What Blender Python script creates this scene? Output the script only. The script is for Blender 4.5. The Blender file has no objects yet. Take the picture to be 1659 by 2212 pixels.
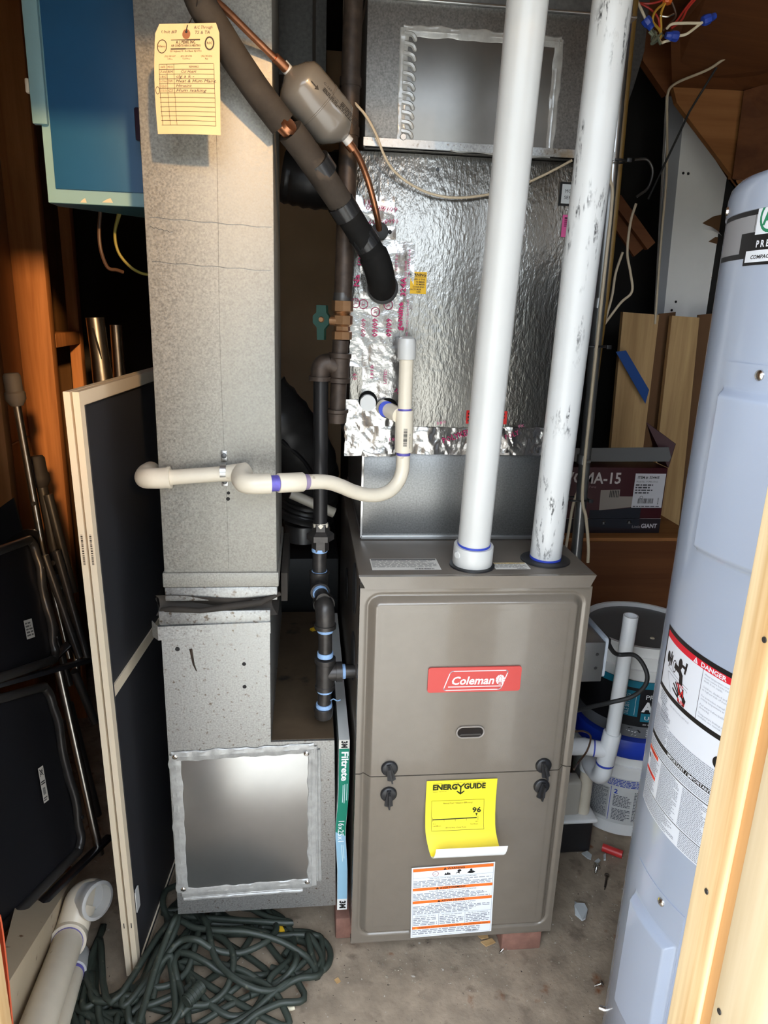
import bpy, bmesh, math, random
from mathutils import Vector, Matrix, noise as mnoise

# ------------------------------------------------------------------ camera, sky, sun, exposure
SC = bpy.context.scene
COL = SC.collection
W, H, FPX = 1659, 2212, 1534.6
CAM = Vector((-0.09441, -1.20285, 1.30538))
PITCH, ROLL, YAW = 0.2794501, 0.0346238, 0.1130049

def _axes():
    cy, sy = math.cos(YAW), math.sin(YAW)
    f0, r0, u0 = Vector((sy, cy, 0)), Vector((cy, -sy, 0)), Vector((0, 0, 1))
    f = f0 * math.cos(PITCH) - u0 * math.sin(PITCH)
    u = u0 * math.cos(PITCH) + f0 * math.sin(PITCH)
    return r0 * math.cos(ROLL) + u * math.sin(ROLL), u * math.cos(ROLL) - r0 * math.sin(ROLL), f
CR, CU, CF = _axes()
cam = bpy.data.cameras.new('camera'); cam_o = bpy.data.objects.new('camera', cam); COL.objects.link(cam_o)
cam.sensor_fit = 'VERTICAL'; cam.sensor_height = 24.0; cam.lens = FPX * 24.0 / H; cam.clip_start = 0.02
cam_o.matrix_world = Matrix(((CR.x, CU.x, -CF.x, CAM.x), (CR.y, CU.y, -CF.y, CAM.y), (CR.z, CU.z, -CF.z, CAM.z), (0, 0, 0, 1)))
SC.camera = cam_o

world = bpy.data.worlds.new('sky'); SC.world = world; world.use_nodes = True
wn = world.node_tree; wn.nodes.clear()
w_out = wn.nodes.new('ShaderNodeOutputWorld'); w_bg = wn.nodes.new('ShaderNodeBackground')
w_bg.inputs['Color'].default_value = (0.78, 0.88, 1.0, 1); w_bg.inputs['Strength'].default_value = 6.6
wn.links.new(w_bg.outputs[0], w_out.inputs[0])

SUN_DIR = Vector((-0.32, 1.0, -0.30)).normalized()      # the way the low evening light travels
sun = bpy.data.lights.new('sun', 'SUN'); sun.energy = 3.1; sun.angle = math.radians(2.6); sun.color = (1.0, 0.60, 0.25)
sun_o = bpy.data.objects.new('sun', sun); COL.objects.link(sun_o)
sun_o.rotation_euler = SUN_DIR.to_track_quat('-Z', 'Y').to_euler(); sun_o.location = (1, -6, 4)

SC.view_settings.view_transform = 'Standard'; SC.view_settings.look = 'None'
SC.view_settings.gamma = 1.0; SC.view_settings.use_curve_mapping = False
SC.view_settings.exposure = 0.14
SC.cycles.max_bounces = 10; SC.cycles.diffuse_bounces = 6; SC.cycles.glossy_bounces = 5
SC.cycles.caustics_reflective = False; SC.cycles.caustics_refractive = False

# ------------------------------------------------------------------ survey helpers: a sight line of the survey cut by a known plane gives a point
def _ray(px, py):
    return (CF * FPX + CR * (px - W / 2) - CU * (py - H / 2)) / FPX
def aY(px, py, Y): d = _ray(px, py); return CAM + d * ((Y - CAM.y) / d.y)
def aX(px, py, X): d = _ray(px, py); return CAM + d * ((X - CAM.x) / d.x)
def aZ(px, py, Z): d = _ray(px, py); return CAM + d * ((Z - CAM.z) / d.z)
FLOOR = -0.06

# ------------------------------------------------------------------ materials
def S(r, g, b):
    def l(c):
        c /= 255.0
        return c / 12.92 if c <= 0.04045 else ((c + 0.055) / 1.055) ** 2.4
    return (l(r), l(g), l(b), 1.0)
MATS = {}
def mat(name, col, rough=0.5, metal=0.0, var=0.0, vscale=20.0, bump=0.0, bscale=60.0, stretch=(1, 1, 1), coat=0.0, spec=0.5,
        spots=None, alpha=1.0, rvar=0.0, detail=4.0):
    m = bpy.data.materials.new(name); m.use_nodes = True; MATS[name] = m
    nt = m.node_tree; b = nt.nodes['Principled BSDF']
    b.inputs['Base Color'].default_value = col; b.inputs['Roughness'].default_value = rough; b.inputs['Metallic'].default_value = metal
    b.inputs['Specular IOR Level'].default_value = spec; b.inputs['Coat Weight'].default_value = coat; b.inputs['Coat Roughness'].default_value = 0.08
    b.inputs['Alpha'].default_value = alpha
    tc = nt.nodes.new('ShaderNodeTexCoord'); mp = nt.nodes.new('ShaderNodeMapping'); mp.inputs['Scale'].default_value = stretch
    nt.links.new(tc.outputs['Object'], mp.inputs['Vector'])
    def noise(scale, det=detail, rg=0.55):
        n = nt.nodes.new('ShaderNodeTexNoise'); n.inputs['Scale'].default_value = scale; n.inputs['Detail'].default_value = det
        n.inputs['Roughness'].default_value = rg; nt.links.new(mp.outputs[0], n.inputs['Vector']); return n
    csock = None
    if var:
        n = noise(vscale)
        mr = nt.nodes.new('ShaderNodeMapRange'); mr.inputs['From Min'].default_value = 0.3; mr.inputs['From Max'].default_value = 0.7
        mr.inputs['To Min'].default_value = 1 - var; mr.inputs['To Max'].default_value = 1 + var
        nt.links.new(n.outputs['Fac'], mr.inputs['Value'])
        vm = nt.nodes.new('ShaderNodeVectorMath'); vm.operation = 'SCALE'; vm.inputs[0].default_value = col[:3]
        nt.links.new(mr.outputs[0], vm.inputs['Scale']); csock = vm.outputs[0]
        if rvar:
            r2 = nt.nodes.new('ShaderNodeMapRange'); r2.inputs['From Min'].default_value = 0.3; r2.inputs['From Max'].default_value = 0.7
            r2.inputs['To Min'].default_value = max(0, rough - rvar); r2.inputs['To Max'].default_value = rough + rvar
            nt.links.new(n.outputs['Fac'], r2.inputs['Value']); nt.links.new(r2.outputs[0], b.inputs['Roughness'])
    for sp in (spots or []):                                  # (colour, scale, threshold, softness, (stretch))
        scol, ssc, th, soft = sp[:4]
        n = nt.nodes.new('ShaderNodeTexNoise'); n.inputs['Scale'].default_value = ssc; n.inputs['Detail'].default_value = 5
        m2 = nt.nodes.new('ShaderNodeMapping'); m2.inputs['Scale'].default_value = sp[4] if len(sp) > 4 else (1, 1, 1)
        m2.inputs['Location'].default_value = (ssc * 0.37, ssc * 0.11, 0.7)
        nt.links.new(tc.outputs['Object'], m2.inputs['Vector']); nt.links.new(m2.outputs[0], n.inputs['Vector'])
        mr = nt.nodes.new('ShaderNodeMapRange'); mr.inputs['From Min'].default_value = th; mr.inputs['From Max'].default_value = th + soft
        nt.links.new(n.outputs['Fac'], mr.inputs['Value'])
        mx = nt.nodes.new('ShaderNodeMix'); mx.data_type = 'RGBA'
        nt.links.new(mr.outputs[0], mx.inputs['Factor'])
        if csock: nt.links.new(csock, mx.inputs['A'])
        else: mx.inputs['A'].default_value = col
        mx.inputs['B'].default_value = scol; csock = mx.outputs['Result']
    if csock: nt.links.new(csock, b.inputs['Base Color'])
    if bump:
        n = noise(bscale, 3.0)
        bp = nt.nodes.new('ShaderNodeBump'); bp.inputs['Strength'].default_value = bump; bp.inputs['Distance'].default_value = 0.002
        nt.links.new(n.outputs['Fac'], bp.inputs['Height']); nt.links.new(bp.outputs[0], b.inputs['Normal'])
    return m
def wood(name, c1, c2, grain='z', scale=9.0, rough=0.6, knots=None):
    st = {'z': (6, 6, 0.35), 'x': (0.35, 6, 6), 'y': (6, 0.35, 6)}[grain]
    m = bpy.data.materials.new(name); m.use_nodes = True; MATS[name] = m
    nt = m.node_tree; b = nt.nodes['Principled BSDF']; b.inputs['Roughness'].default_value = rough; b.inputs['Specular IOR Level'].default_value = 0.25
    tc = nt.nodes.new('ShaderNodeTexCoord'); mp = nt.nodes.new('ShaderNodeMapping'); mp.inputs['Scale'].default_value = st
    nt.links.new(tc.outputs['Object'], mp.inputs['Vector'])
    n = nt.nodes.new('ShaderNodeTexNoise'); n.inputs['Scale'].default_value = scale; n.inputs['Detail'].default_value = 6; n.inputs['Distortion'].default_value = 0.8
    nt.links.new(mp.outputs[0], n.inputs['Vector'])
    n2 = nt.nodes.new('ShaderNodeTexNoise'); n2.inputs['Scale'].default_value = scale * 7; n2.inputs['Detail'].default_value = 3
    nt.links.new(mp.outputs[0], n2.inputs['Vector'])
    ad = nt.nodes.new('ShaderNodeMath'); ad.operation = 'MULTIPLY_ADD'; ad.inputs[1].default_value = 0.25
    nt.links.new(n2.outputs['Fac'], ad.inputs[0]); nt.links.new(n.outputs['Fac'], ad.inputs[2])
    cr = nt.nodes.new('ShaderNodeValToRGB'); cr.color_ramp.elements[0].position = 0.42; cr.color_ramp.elements[1].position = 0.82
    cr.color_ramp.elements[0].color = c1; cr.color_ramp.elements[1].color = c2
    nt.links.new(ad.outputs[0], cr.inputs['Fac']); nt.links.new(cr.outputs[0], b.inputs['Base Color'])
    bp = nt.nodes.new('ShaderNodeBump'); bp.inputs['Strength'].default_value = 0.12; bp.inputs['Distance'].default_value = 0.001
    nt.links.new(n2.outputs['Fac'], bp.inputs['Height']); nt.links.new(bp.outputs[0], b.inputs['Normal'])
    return m
def flat(rgb, rough=0.55):
    k = 'print_%02x%02x%02x' % rgb
    return MATS.get(k) or mat(k, S(*rgb), rough, spec=0.3)

M = dict(
    galv=mat('galvanised_sheet', (0.34, 0.325, 0.29, 1), 0.56, 0.62, 0.27, 330, 0.05, 330, rvar=0.10),
    galv_dirty=mat('dirty_galvanised_sheet', (0.38, 0.38, 0.37, 1), 0.42, 0.80, 0.26, 300, 0.06, 220, rvar=0.10,
                   spots=[((0.16, 0.13, 0.10, 1), 120, 0.60, 0.1), ((0.30, 0.22, 0.13, 1), 9, 0.66, 0.1)]),
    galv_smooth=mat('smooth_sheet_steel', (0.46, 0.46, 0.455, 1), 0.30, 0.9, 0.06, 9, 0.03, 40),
    galv_low=mat('shaded_sheet_steel', (0.24, 0.24, 0.235, 1), 0.38, 0.85, 0.2, 300),  # darker copy of the galvanised sheet, shade put into its colour
    taupe_top=mat('taupe_top_darkened', S(104, 96, 87), 0.40, 0.1, 0.03, 30),  # darker taupe copy, shade put into the colour against sky glare on top
    pvc_bright=mat('brightened_white_pvc', (0.86, 0.86, 0.86, 1), 0.3, 0, 0.02, 8),  # lighter copy of the white pvc, lifting the dim corner by colour
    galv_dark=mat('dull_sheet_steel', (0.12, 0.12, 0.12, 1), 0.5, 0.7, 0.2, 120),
    foilpanel=mat('embossed_foil_facing', (0.265, 0.257, 0.236, 1), 0.30, 0.92, 0.08, 30, 0.9, 150, stretch=(1.0, 1.0, 0.45)),
    tape=mat('crinkled_foil_tape', (0.46, 0.445, 0.43, 1), 0.20, 0.95, 0.05, 30, 0.5, 45),
    caulk=mat('clear_grey_sealant', (0.40, 0.395, 0.375, 1), 0.22, 0.15, 0.15, 60, 0.5, 60),
    taupe=mat('taupe_enamel', S(121, 112, 101), 0.26, 0.12, 0.03, 30, 0.10, 420, coat=0.55),
    taupe_dark=mat('taupe_casing', S(84, 76, 68), 0.42, 0.1, 0.05, 30),
    black=mat('black_plastic', (0.018, 0.018, 0.020, 1), 0.38),
    rubber=mat('black_rubber', (0.02, 0.02, 0.02, 1), 0.6),
    void=mat('dark_opening', (0.012, 0.010, 0.010, 1), 0.8),
    pvc=mat('white_pvc', (0.58, 0.575, 0.555, 1), 0.28, 0, 0.03, 8),
    pvc_scuff=mat('scuffed_white_pvc', (0.62, 0.62, 0.61, 1), 0.30, 0, 0.03, 8),
    pvc_cream=mat('aged_cream_pvc', (0.74, 0.66, 0.53, 1), 0.32, 0, 0.06, 14, spots=[((0.45, 0.36, 0.24, 1), 40, 0.70, 0.06)]),
    primer=mat('purple_primer', (0.12, 0.10, 0.42, 1), 0.4, 0, 0.3, 60),
    bluecement=mat('blue_cement', (0.03, 0.06, 0.45, 1), 0.4),
    foam=mat('black_foam_insulation', (0.008, 0.0075, 0.007, 1), 0.8, 0, 0.2, 60, spec=0.15),
    foam_brown=mat('dusty_foam_insulation', (0.042, 0.034, 0.027, 1), 0.75, 0, 0.25, 30, 0.2, 90, spec=0.2, spots=[((0.16, 0.12, 0.09, 1), 12, 0.6, 0.2)]),
    vinyl=mat('black_vinyl_tape', (0.015, 0.015, 0.016, 1), 0.22),
    copper=mat('aged_copper', (0.40, 0.17, 0.085, 1), 0.32, 0.9, 0.25, 40),
    drier=mat('grey_enamel', S(112, 107, 100), 0.26, 0, 0.03, 20, coat=0.4),
    iron=mat('black_iron', (0.055, 0.050, 0.047, 1), 0.38, 0.55, 0.25, 70),
    iron_rust=mat('rusty_iron', (0.055, 0.038, 0.028, 1), 0.5, 0.4, 0.35, 60, 0.1, 120),
    brass=mat('dull_brass', (0.36, 0.20, 0.10, 1), 0.36, 0.85, 0.15, 40),
    green=mat('green_lever_coating', (0.0, 0.030, 0.020, 1), 0.35),
    bluetape=mat('blue_thread_tape', (0.28, 0.44, 0.70, 1), 0.5, 0, 0.15, 90),
    chrome=mat('bright_steel', (0.65, 0.63, 0.60, 1), 0.22, 1.0),
    alu=mat('brushed_aluminium', (0.55, 0.52, 0.48, 1), 0.28, 1.0, 0.08, 60),
    alu_dark=mat('dull_grey_tube', (0.075, 0.070, 0.066, 1), 0.36, 0.6),
    chairblack=mat('black_painted_steel', (0.014, 0.014, 0.016, 1), 0.30, 0.0, coat=0.2),
    framecream=mat('almond_aluminium_frame', S(226, 210, 184), 0.40, 0, 0.02, 10),
    mesh=mat('charcoal_insect_mesh', (0.030, 0.030, 0.034, 1), 0.5, 0, 0.06, 900, bump=0.3, bscale=1400),
    concrete=mat('worn_concrete', S(152, 136, 117), 0.82, 0, 0.26, 18, 0.7, 80,
                 spots=[(S(116, 102, 87), 26, 0.58, 0.15), (S(122, 78, 46), 13, 0.66, 0.06), (S(196, 188, 176), 90, 0.70, 0.03), (S(60, 50, 42), 140, 0.70, 0.03)], detail=8),
    paving=mat('pale_driveway', S(228, 220, 206), 0.9, 0, 0.12, 3),
    brick=mat('red_brick', S(140, 100, 86), 0.85, 0, 0.2, 40, 0.4, 120),
    hose=mat('green_rubber_hose', S(50, 57, 50), 0.50, 0, 0.18, 30, spots=[(S(96, 98, 84), 60, 0.64, 0.1)]),
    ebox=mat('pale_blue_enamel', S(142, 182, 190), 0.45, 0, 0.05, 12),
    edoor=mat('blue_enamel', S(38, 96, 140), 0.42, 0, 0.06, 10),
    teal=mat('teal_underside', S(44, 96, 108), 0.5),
    tankpaint=mat('pale_grey_blue_enamel', S(166, 176, 194), 0.22, 0, 0.02, 3, coat=0.3),
    paper=mat('manila_card', S(226, 196, 146), 0.75, 0, 0.05, 20),
    cardboard=mat('brown_cardboard', S(104, 72, 44), 0.85, 0, 0.08, 15),
    boxred=mat('dark_red_print', S(62, 14, 24), 0.5),
    whitepaint=mat('white_painted_panel', S(244, 240, 234), 0.6, 0, 0.05, 5),
    greypaint=mat('grey_painted_edge', S(150, 150, 152), 0.6),
    cable=mat('cream_cable', S(196, 178, 150), 0.5),
    cable_yellow=mat('ochre_cable', S(120, 92, 44), 0.5),
    nutblue=mat('blue_wire_nut', S(44, 74, 178), 0.4), nutorange=mat('orange_wire_nut', S(232, 110, 44), 0.4),
    wred=mat('red_wire', S(176, 50, 42), 0.45), wwhite=mat('white_wire', S(226, 214, 186), 0.45), wyellow=mat('yellow_wire', S(206, 160, 60), 0.45),
    wgreen=mat('bare_grey_green_wire', S(126, 132, 112), 0.45), wbrown=mat('brown_wire', S(84, 60, 44), 0.45),
    bucket=mat('white_pail_plastic', S(240, 240, 238), 0.42), bucketgrey=mat('grey_pail_inside', S(104, 104, 104), 0.5),
    bluelid=mat('blue_lid_plastic', S(34, 66, 184), 0.38), redplastic=mat('red_plastic', S(206, 52, 50), 0.4),
    orange=mat('orange_plastic', S(224, 100, 62), 0.5), shard=mat('broken_white_tile', S(192, 196, 196), 0.4),
    grime=mat('dusty_brown_sheet_metal', S(88, 72, 54), 0.7, 0.1, 0.25, 12, spots=[(S(26, 20, 16), 9, 0.55, 0.08)]),
    fabric=mat('dark_canvas', S(46, 40, 34), 0.8, 0, 0.25, 30, 0.2, 60),
    flexduct=mat('black_flexible_duct', S(58, 56, 55), 0.35, 0.2, 0.2, 30),
    tanwall=mat('tan_wallboard', S(176, 150, 118), 0.8, 0, 0.08, 6),
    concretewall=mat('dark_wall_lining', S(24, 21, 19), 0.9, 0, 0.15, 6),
    amber=mat('yellow_plastic', S(222, 176, 40), 0.4),
    filtergreen=mat('green_carton', S(22, 122, 98), 0.5), filterblue=mat('pale_blue_carton', S(140, 182, 206), 0.5), cartonwhite=mat('white_carton', S(222, 222, 218), 0.5),
)
def add_scuffs(m):
    nt = m.node_tree; b = nt.nodes['Principled BSDF']; src = b.inputs['Base Color'].links[0].from_socket; tc = nt.nodes.new('ShaderNodeTexCoord'); fac = None
    for sc_, st, a, c in ((120, (1, 1, .16), .53, .60), (14, (1.2, 1.2, .55), .50, .60), (300, (1, 1, .5), .38, .55)):
        mp = nt.nodes.new('ShaderNodeMapping'); mp.inputs['Scale'].default_value = st; n = nt.nodes.new('ShaderNodeTexNoise'); n.inputs['Scale'].default_value = sc_; n.inputs['Detail'].default_value = 4
        mr = nt.nodes.new('ShaderNodeMapRange'); mr.inputs['From Min'].default_value = a; mr.inputs['From Max'].default_value = c
        nt.links.new(tc.outputs['Object'], mp.inputs['Vector']); nt.links.new(mp.outputs[0], n.inputs['Vector']); nt.links.new(n.outputs['Fac'], mr.inputs['Value'])
        if fac is None: fac = mr.outputs[0]
        else:
            mu = nt.nodes.new('ShaderNodeMath'); mu.operation = 'MULTIPLY'; nt.links.new(fac, mu.inputs[0]); nt.links.new(mr.outputs[0], mu.inputs[1]); fac = mu.outputs[0]
    mx = nt.nodes.new('ShaderNodeMix'); mx.data_type = 'RGBA'; nt.links.new(fac, mx.inputs['Factor']); nt.links.new(src, mx.inputs['A']); mx.inputs['B'].default_value = (.055, .055, .055, 1)
    nt.links.new(mx.outputs['Result'], b.inputs['Base Color'])
add_scuffs(M['pvc_scuff'])
M['jamb'] = wood('pale_pine', S(186, 146, 96), S(238, 214, 170), 'z', 3.0)
M['jamb_orange'] = wood('orange_pine', S(172, 122, 72), S(202, 154, 100), 'z', 3.0)
M['ply'] = wood('pale_plywood', S(188, 164, 126), S(220, 202, 170), 'z', 2.5)
M['stud'] = wood('orange_stud', S(150, 95, 54), S(196, 132, 82), 'z', 3.5)
M['sheath'] = wood('brown_sheathing', S(128, 92, 60), S(160, 118, 78), 'z', 1.5)
M['board'] = wood('tan_pine_board', S(170, 134, 90), S(204, 168, 118), 'z', 4.0)
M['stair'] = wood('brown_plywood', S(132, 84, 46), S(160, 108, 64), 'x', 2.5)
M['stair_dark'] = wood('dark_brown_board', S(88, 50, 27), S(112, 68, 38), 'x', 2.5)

# ------------------------------------------------------------------ objects
def _link(o): COL.objects.link(o); return o
def thing(name, label, cat, loc=(0, 0, 0), group=None):
    o = _link(bpy.data.objects.new(name, None)); o.location = loc; o.empty_display_size = 0.05
    o['label'] = label; o['category'] = cat
    if group: o['group'] = group
    return o
def tag(o, label, cat, group=None):
    o['label'] = label; o['category'] = cat
    if group: o['group'] = group
    return o
def parent_to(o, p):
    o.parent = p
    if p.type == 'EMPTY': o.matrix_parent_inverse = Matrix.Translation(p.location).inverted()
def catmull(pts, n=8):
    P = [Vector(p) for p in pts]; out = []
    for i in range(len(P) - 1):
        p0 = P[i - 1] if i else P[0] * 2 - P[1]; p1, p2 = P[i], P[i + 1]
        p3 = P[i + 2] if i + 2 < len(P) else P[-1] * 2 - P[-2]
        for k in range(n):
            t = k / n
            out.append(0.5 * ((2 * p1) + (p2 - p0) * t + (2 * p0 - 5 * p1 + 4 * p2 - p3) * t * t + (3 * p1 - p0 - 3 * p2 + p3) * t ** 3))
    out.append(P[-1]); return out
class MB:
    def __init__(s): s.bm = bmesh.new()
    def box(s, x0, x1, y0, y1, z0, z1, bev=0.0, mtx=None, seg=2):
        vs = [s.bm.verts.new((x, y, z)) for x in (x0, x1) for y in (y0, y1) for z in (z0, z1)]
        f = [(0, 1, 3, 2), (4, 6, 7, 5), (0, 4, 5, 1), (2, 3, 7, 6), (0, 2, 6, 4), (1, 5, 7, 3)]
        fs = [s.bm.faces.new([vs[i] for i in q]) for q in f]
        if mtx: bmesh.ops.transform(s.bm, matrix=mtx, verts=vs)
        if bev:
            es = list({e for q in fs for e in q.edges})
            bmesh.ops.bevel(s.bm, geom=es, offset=bev, segments=seg, affect='EDGES', profile=0.5)
        return s
    def bar(s, a, b, w, h, up=(0, 0, 1), bev=0.0):                # box of section w x h running from a to b
        a, b = Vector(a), Vector(b); d = (b - a); L = d.length; d.normalize(); up = Vector(up)
        x = d.cross(up).normalized(); u = x.cross(d)
        m = Matrix(((x.x, d.x, u.x, a.x), (x.y, d.y, u.y, a.y), (x.z, d.z, u.z, a.z), (0, 0, 0, 1)))
        return s.box(-w / 2, w / 2, 0, L, -h / 2, h / 2, bev, m)
    def tube(s, pts, r, seg=14, caps=True):
        P = [Vector(p) for p in pts]; n = len(P); R = list(r) if hasattr(r, '__len__') else [r] * n
        T = [(P[min(i + 1, n - 1)] - P[max(i - 1, 0)]) for i in range(n)]
        for i in range(n):
            if T[i].length < 1e-9: T[i] = T[i - 1].copy() if i else Vector((0, 0, 1))
            T[i].normalize()
        a = Vector((0, 0, 1)) if abs(T[0].z) < 0.9 else Vector((1, 0, 0))
        N = (a - T[0] * a.dot(T[0])).normalized(); rings = []
        for i in range(n):
            if i:
                ax = T[i - 1].cross(T[i])
                if ax.length > 1e-7: N = Matrix.Rotation(T[i - 1].angle(T[i]), 3, ax.normalized()) @ N
                N = (N - T[i] * N.dot(T[i])).normalized()
            B = T[i].cross(N)
            rings.append([s.bm.verts.new(P[i] + (N * math.cos(2 * math.pi * k / seg) + B * math.sin(2 * math.pi * k / seg)) * R[i]) for k in range(seg)])
        for i in range(n - 1):
            for k in range(seg):
                s.bm.faces.new((rings[i][k], rings[i][(k + 1) % seg], rings[i + 1][(k + 1) % seg], rings[i + 1][k]))
        if caps: s.bm.faces.new(rings[0][::-1]); s.bm.faces.new(rings[-1])
        return s
    def lathe(s, prof, origin, axis=(0, 0, 1), seg=24, caps=True):    # prof: (height along axis, radius)
        o, ax = Vector(origin), Vector(axis).normalized(); q = Vector((0, 0, 1)).rotation_difference(ax).to_matrix()
        rings = [[s.bm.verts.new(o + q @ Vector((r * math.cos(2 * math.pi * k / seg), r * math.sin(2 * math.pi * k / seg), h))) for k in range(seg)] for h, r in prof]
        for i in range(len(rings) - 1):
            for k in range(seg):
                s.bm.faces.new((rings[i][k], rings[i][(k + 1) % seg], rings[i + 1][(k + 1) % seg], rings[i + 1][k]))
        if caps: s.bm.faces.new(rings[0][::-1]); s.bm.faces.new(rings[-1])
        return s
    def prism(s, poly, ext):                                        # closed 3-D polygon swept by vector ext
        e = Vector(ext); a = [s.bm.verts.new(Vector(p)) for p in poly]; b = [s.bm.verts.new(Vector(p) + e) for p in poly]; n = len(a)
        s.bm.faces.new(a); s.bm.faces.new(b[::-1])
        for i in range(n): s.bm.faces.new((a[i], b[i], b[(i + 1) % n], a[(i + 1) % n]))
        return s
    def quadbox(s, p, t):                                           # four corners and a thickness vector
        return s.prism(p, t)
    def grid(s, nu, nv, fn, thick=None):
        v = [[s.bm.verts.new(fn(i / nu, j / nv)) for j in range(nv + 1)] for i in range(nu + 1)]
        for i in range(nu):
            for j in range(nv): s.bm.faces.new((v[i][j], v[i + 1][j], v[i + 1][j + 1], v[i][j + 1]))
        if thick is not None:
            t = Vector(thick); w = [[s.bm.verts.new(x.co + t) for x in r] for r in v]
            for i in range(nu):
                for j in range(nv): s.bm.faces.new((w[i][j], w[i][j + 1], w[i + 1][j + 1], w[i + 1][j]))
            rim = [(i, 0) for i in range(nu)] + [(nu, j) for j in range(nv)] + [(i, nv) for i in range(nu, 0, -1)] + [(0, j) for j in range(nv, 0, -1)]
            for k in range(len(rim)):
                (i, j), (a, b) = rim[k], rim[(k + 1) % len(rim)]
                s.bm.faces.new((v[i][j], w[i][j], w[a][b], v[a][b]))
        return s
    def build(s, name, m, parent=None, smooth=True, ang=40):
        bmesh.ops.recalc_face_normals(s.bm, faces=s.bm.faces[:])
        me = bpy.data.meshes.new(name); s.bm.to_mesh(me); s.bm.free()
        for mm in (m if isinstance(m, (list, tuple)) else [m]): me.materials.append(mm)
        if smooth:
            me.polygons.foreach_set('use_smooth', [True] * len(me.polygons)); me.set_sharp_from_angle(angle=math.radians(ang))
        o = _link(bpy.data.objects.new(name, me))
        if parent: parent_to(o, parent)
        return o
def struct(name, mb, m, **k):
    o = mb.build(name, m, **k); o['kind'] = 'structure'; return o

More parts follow.
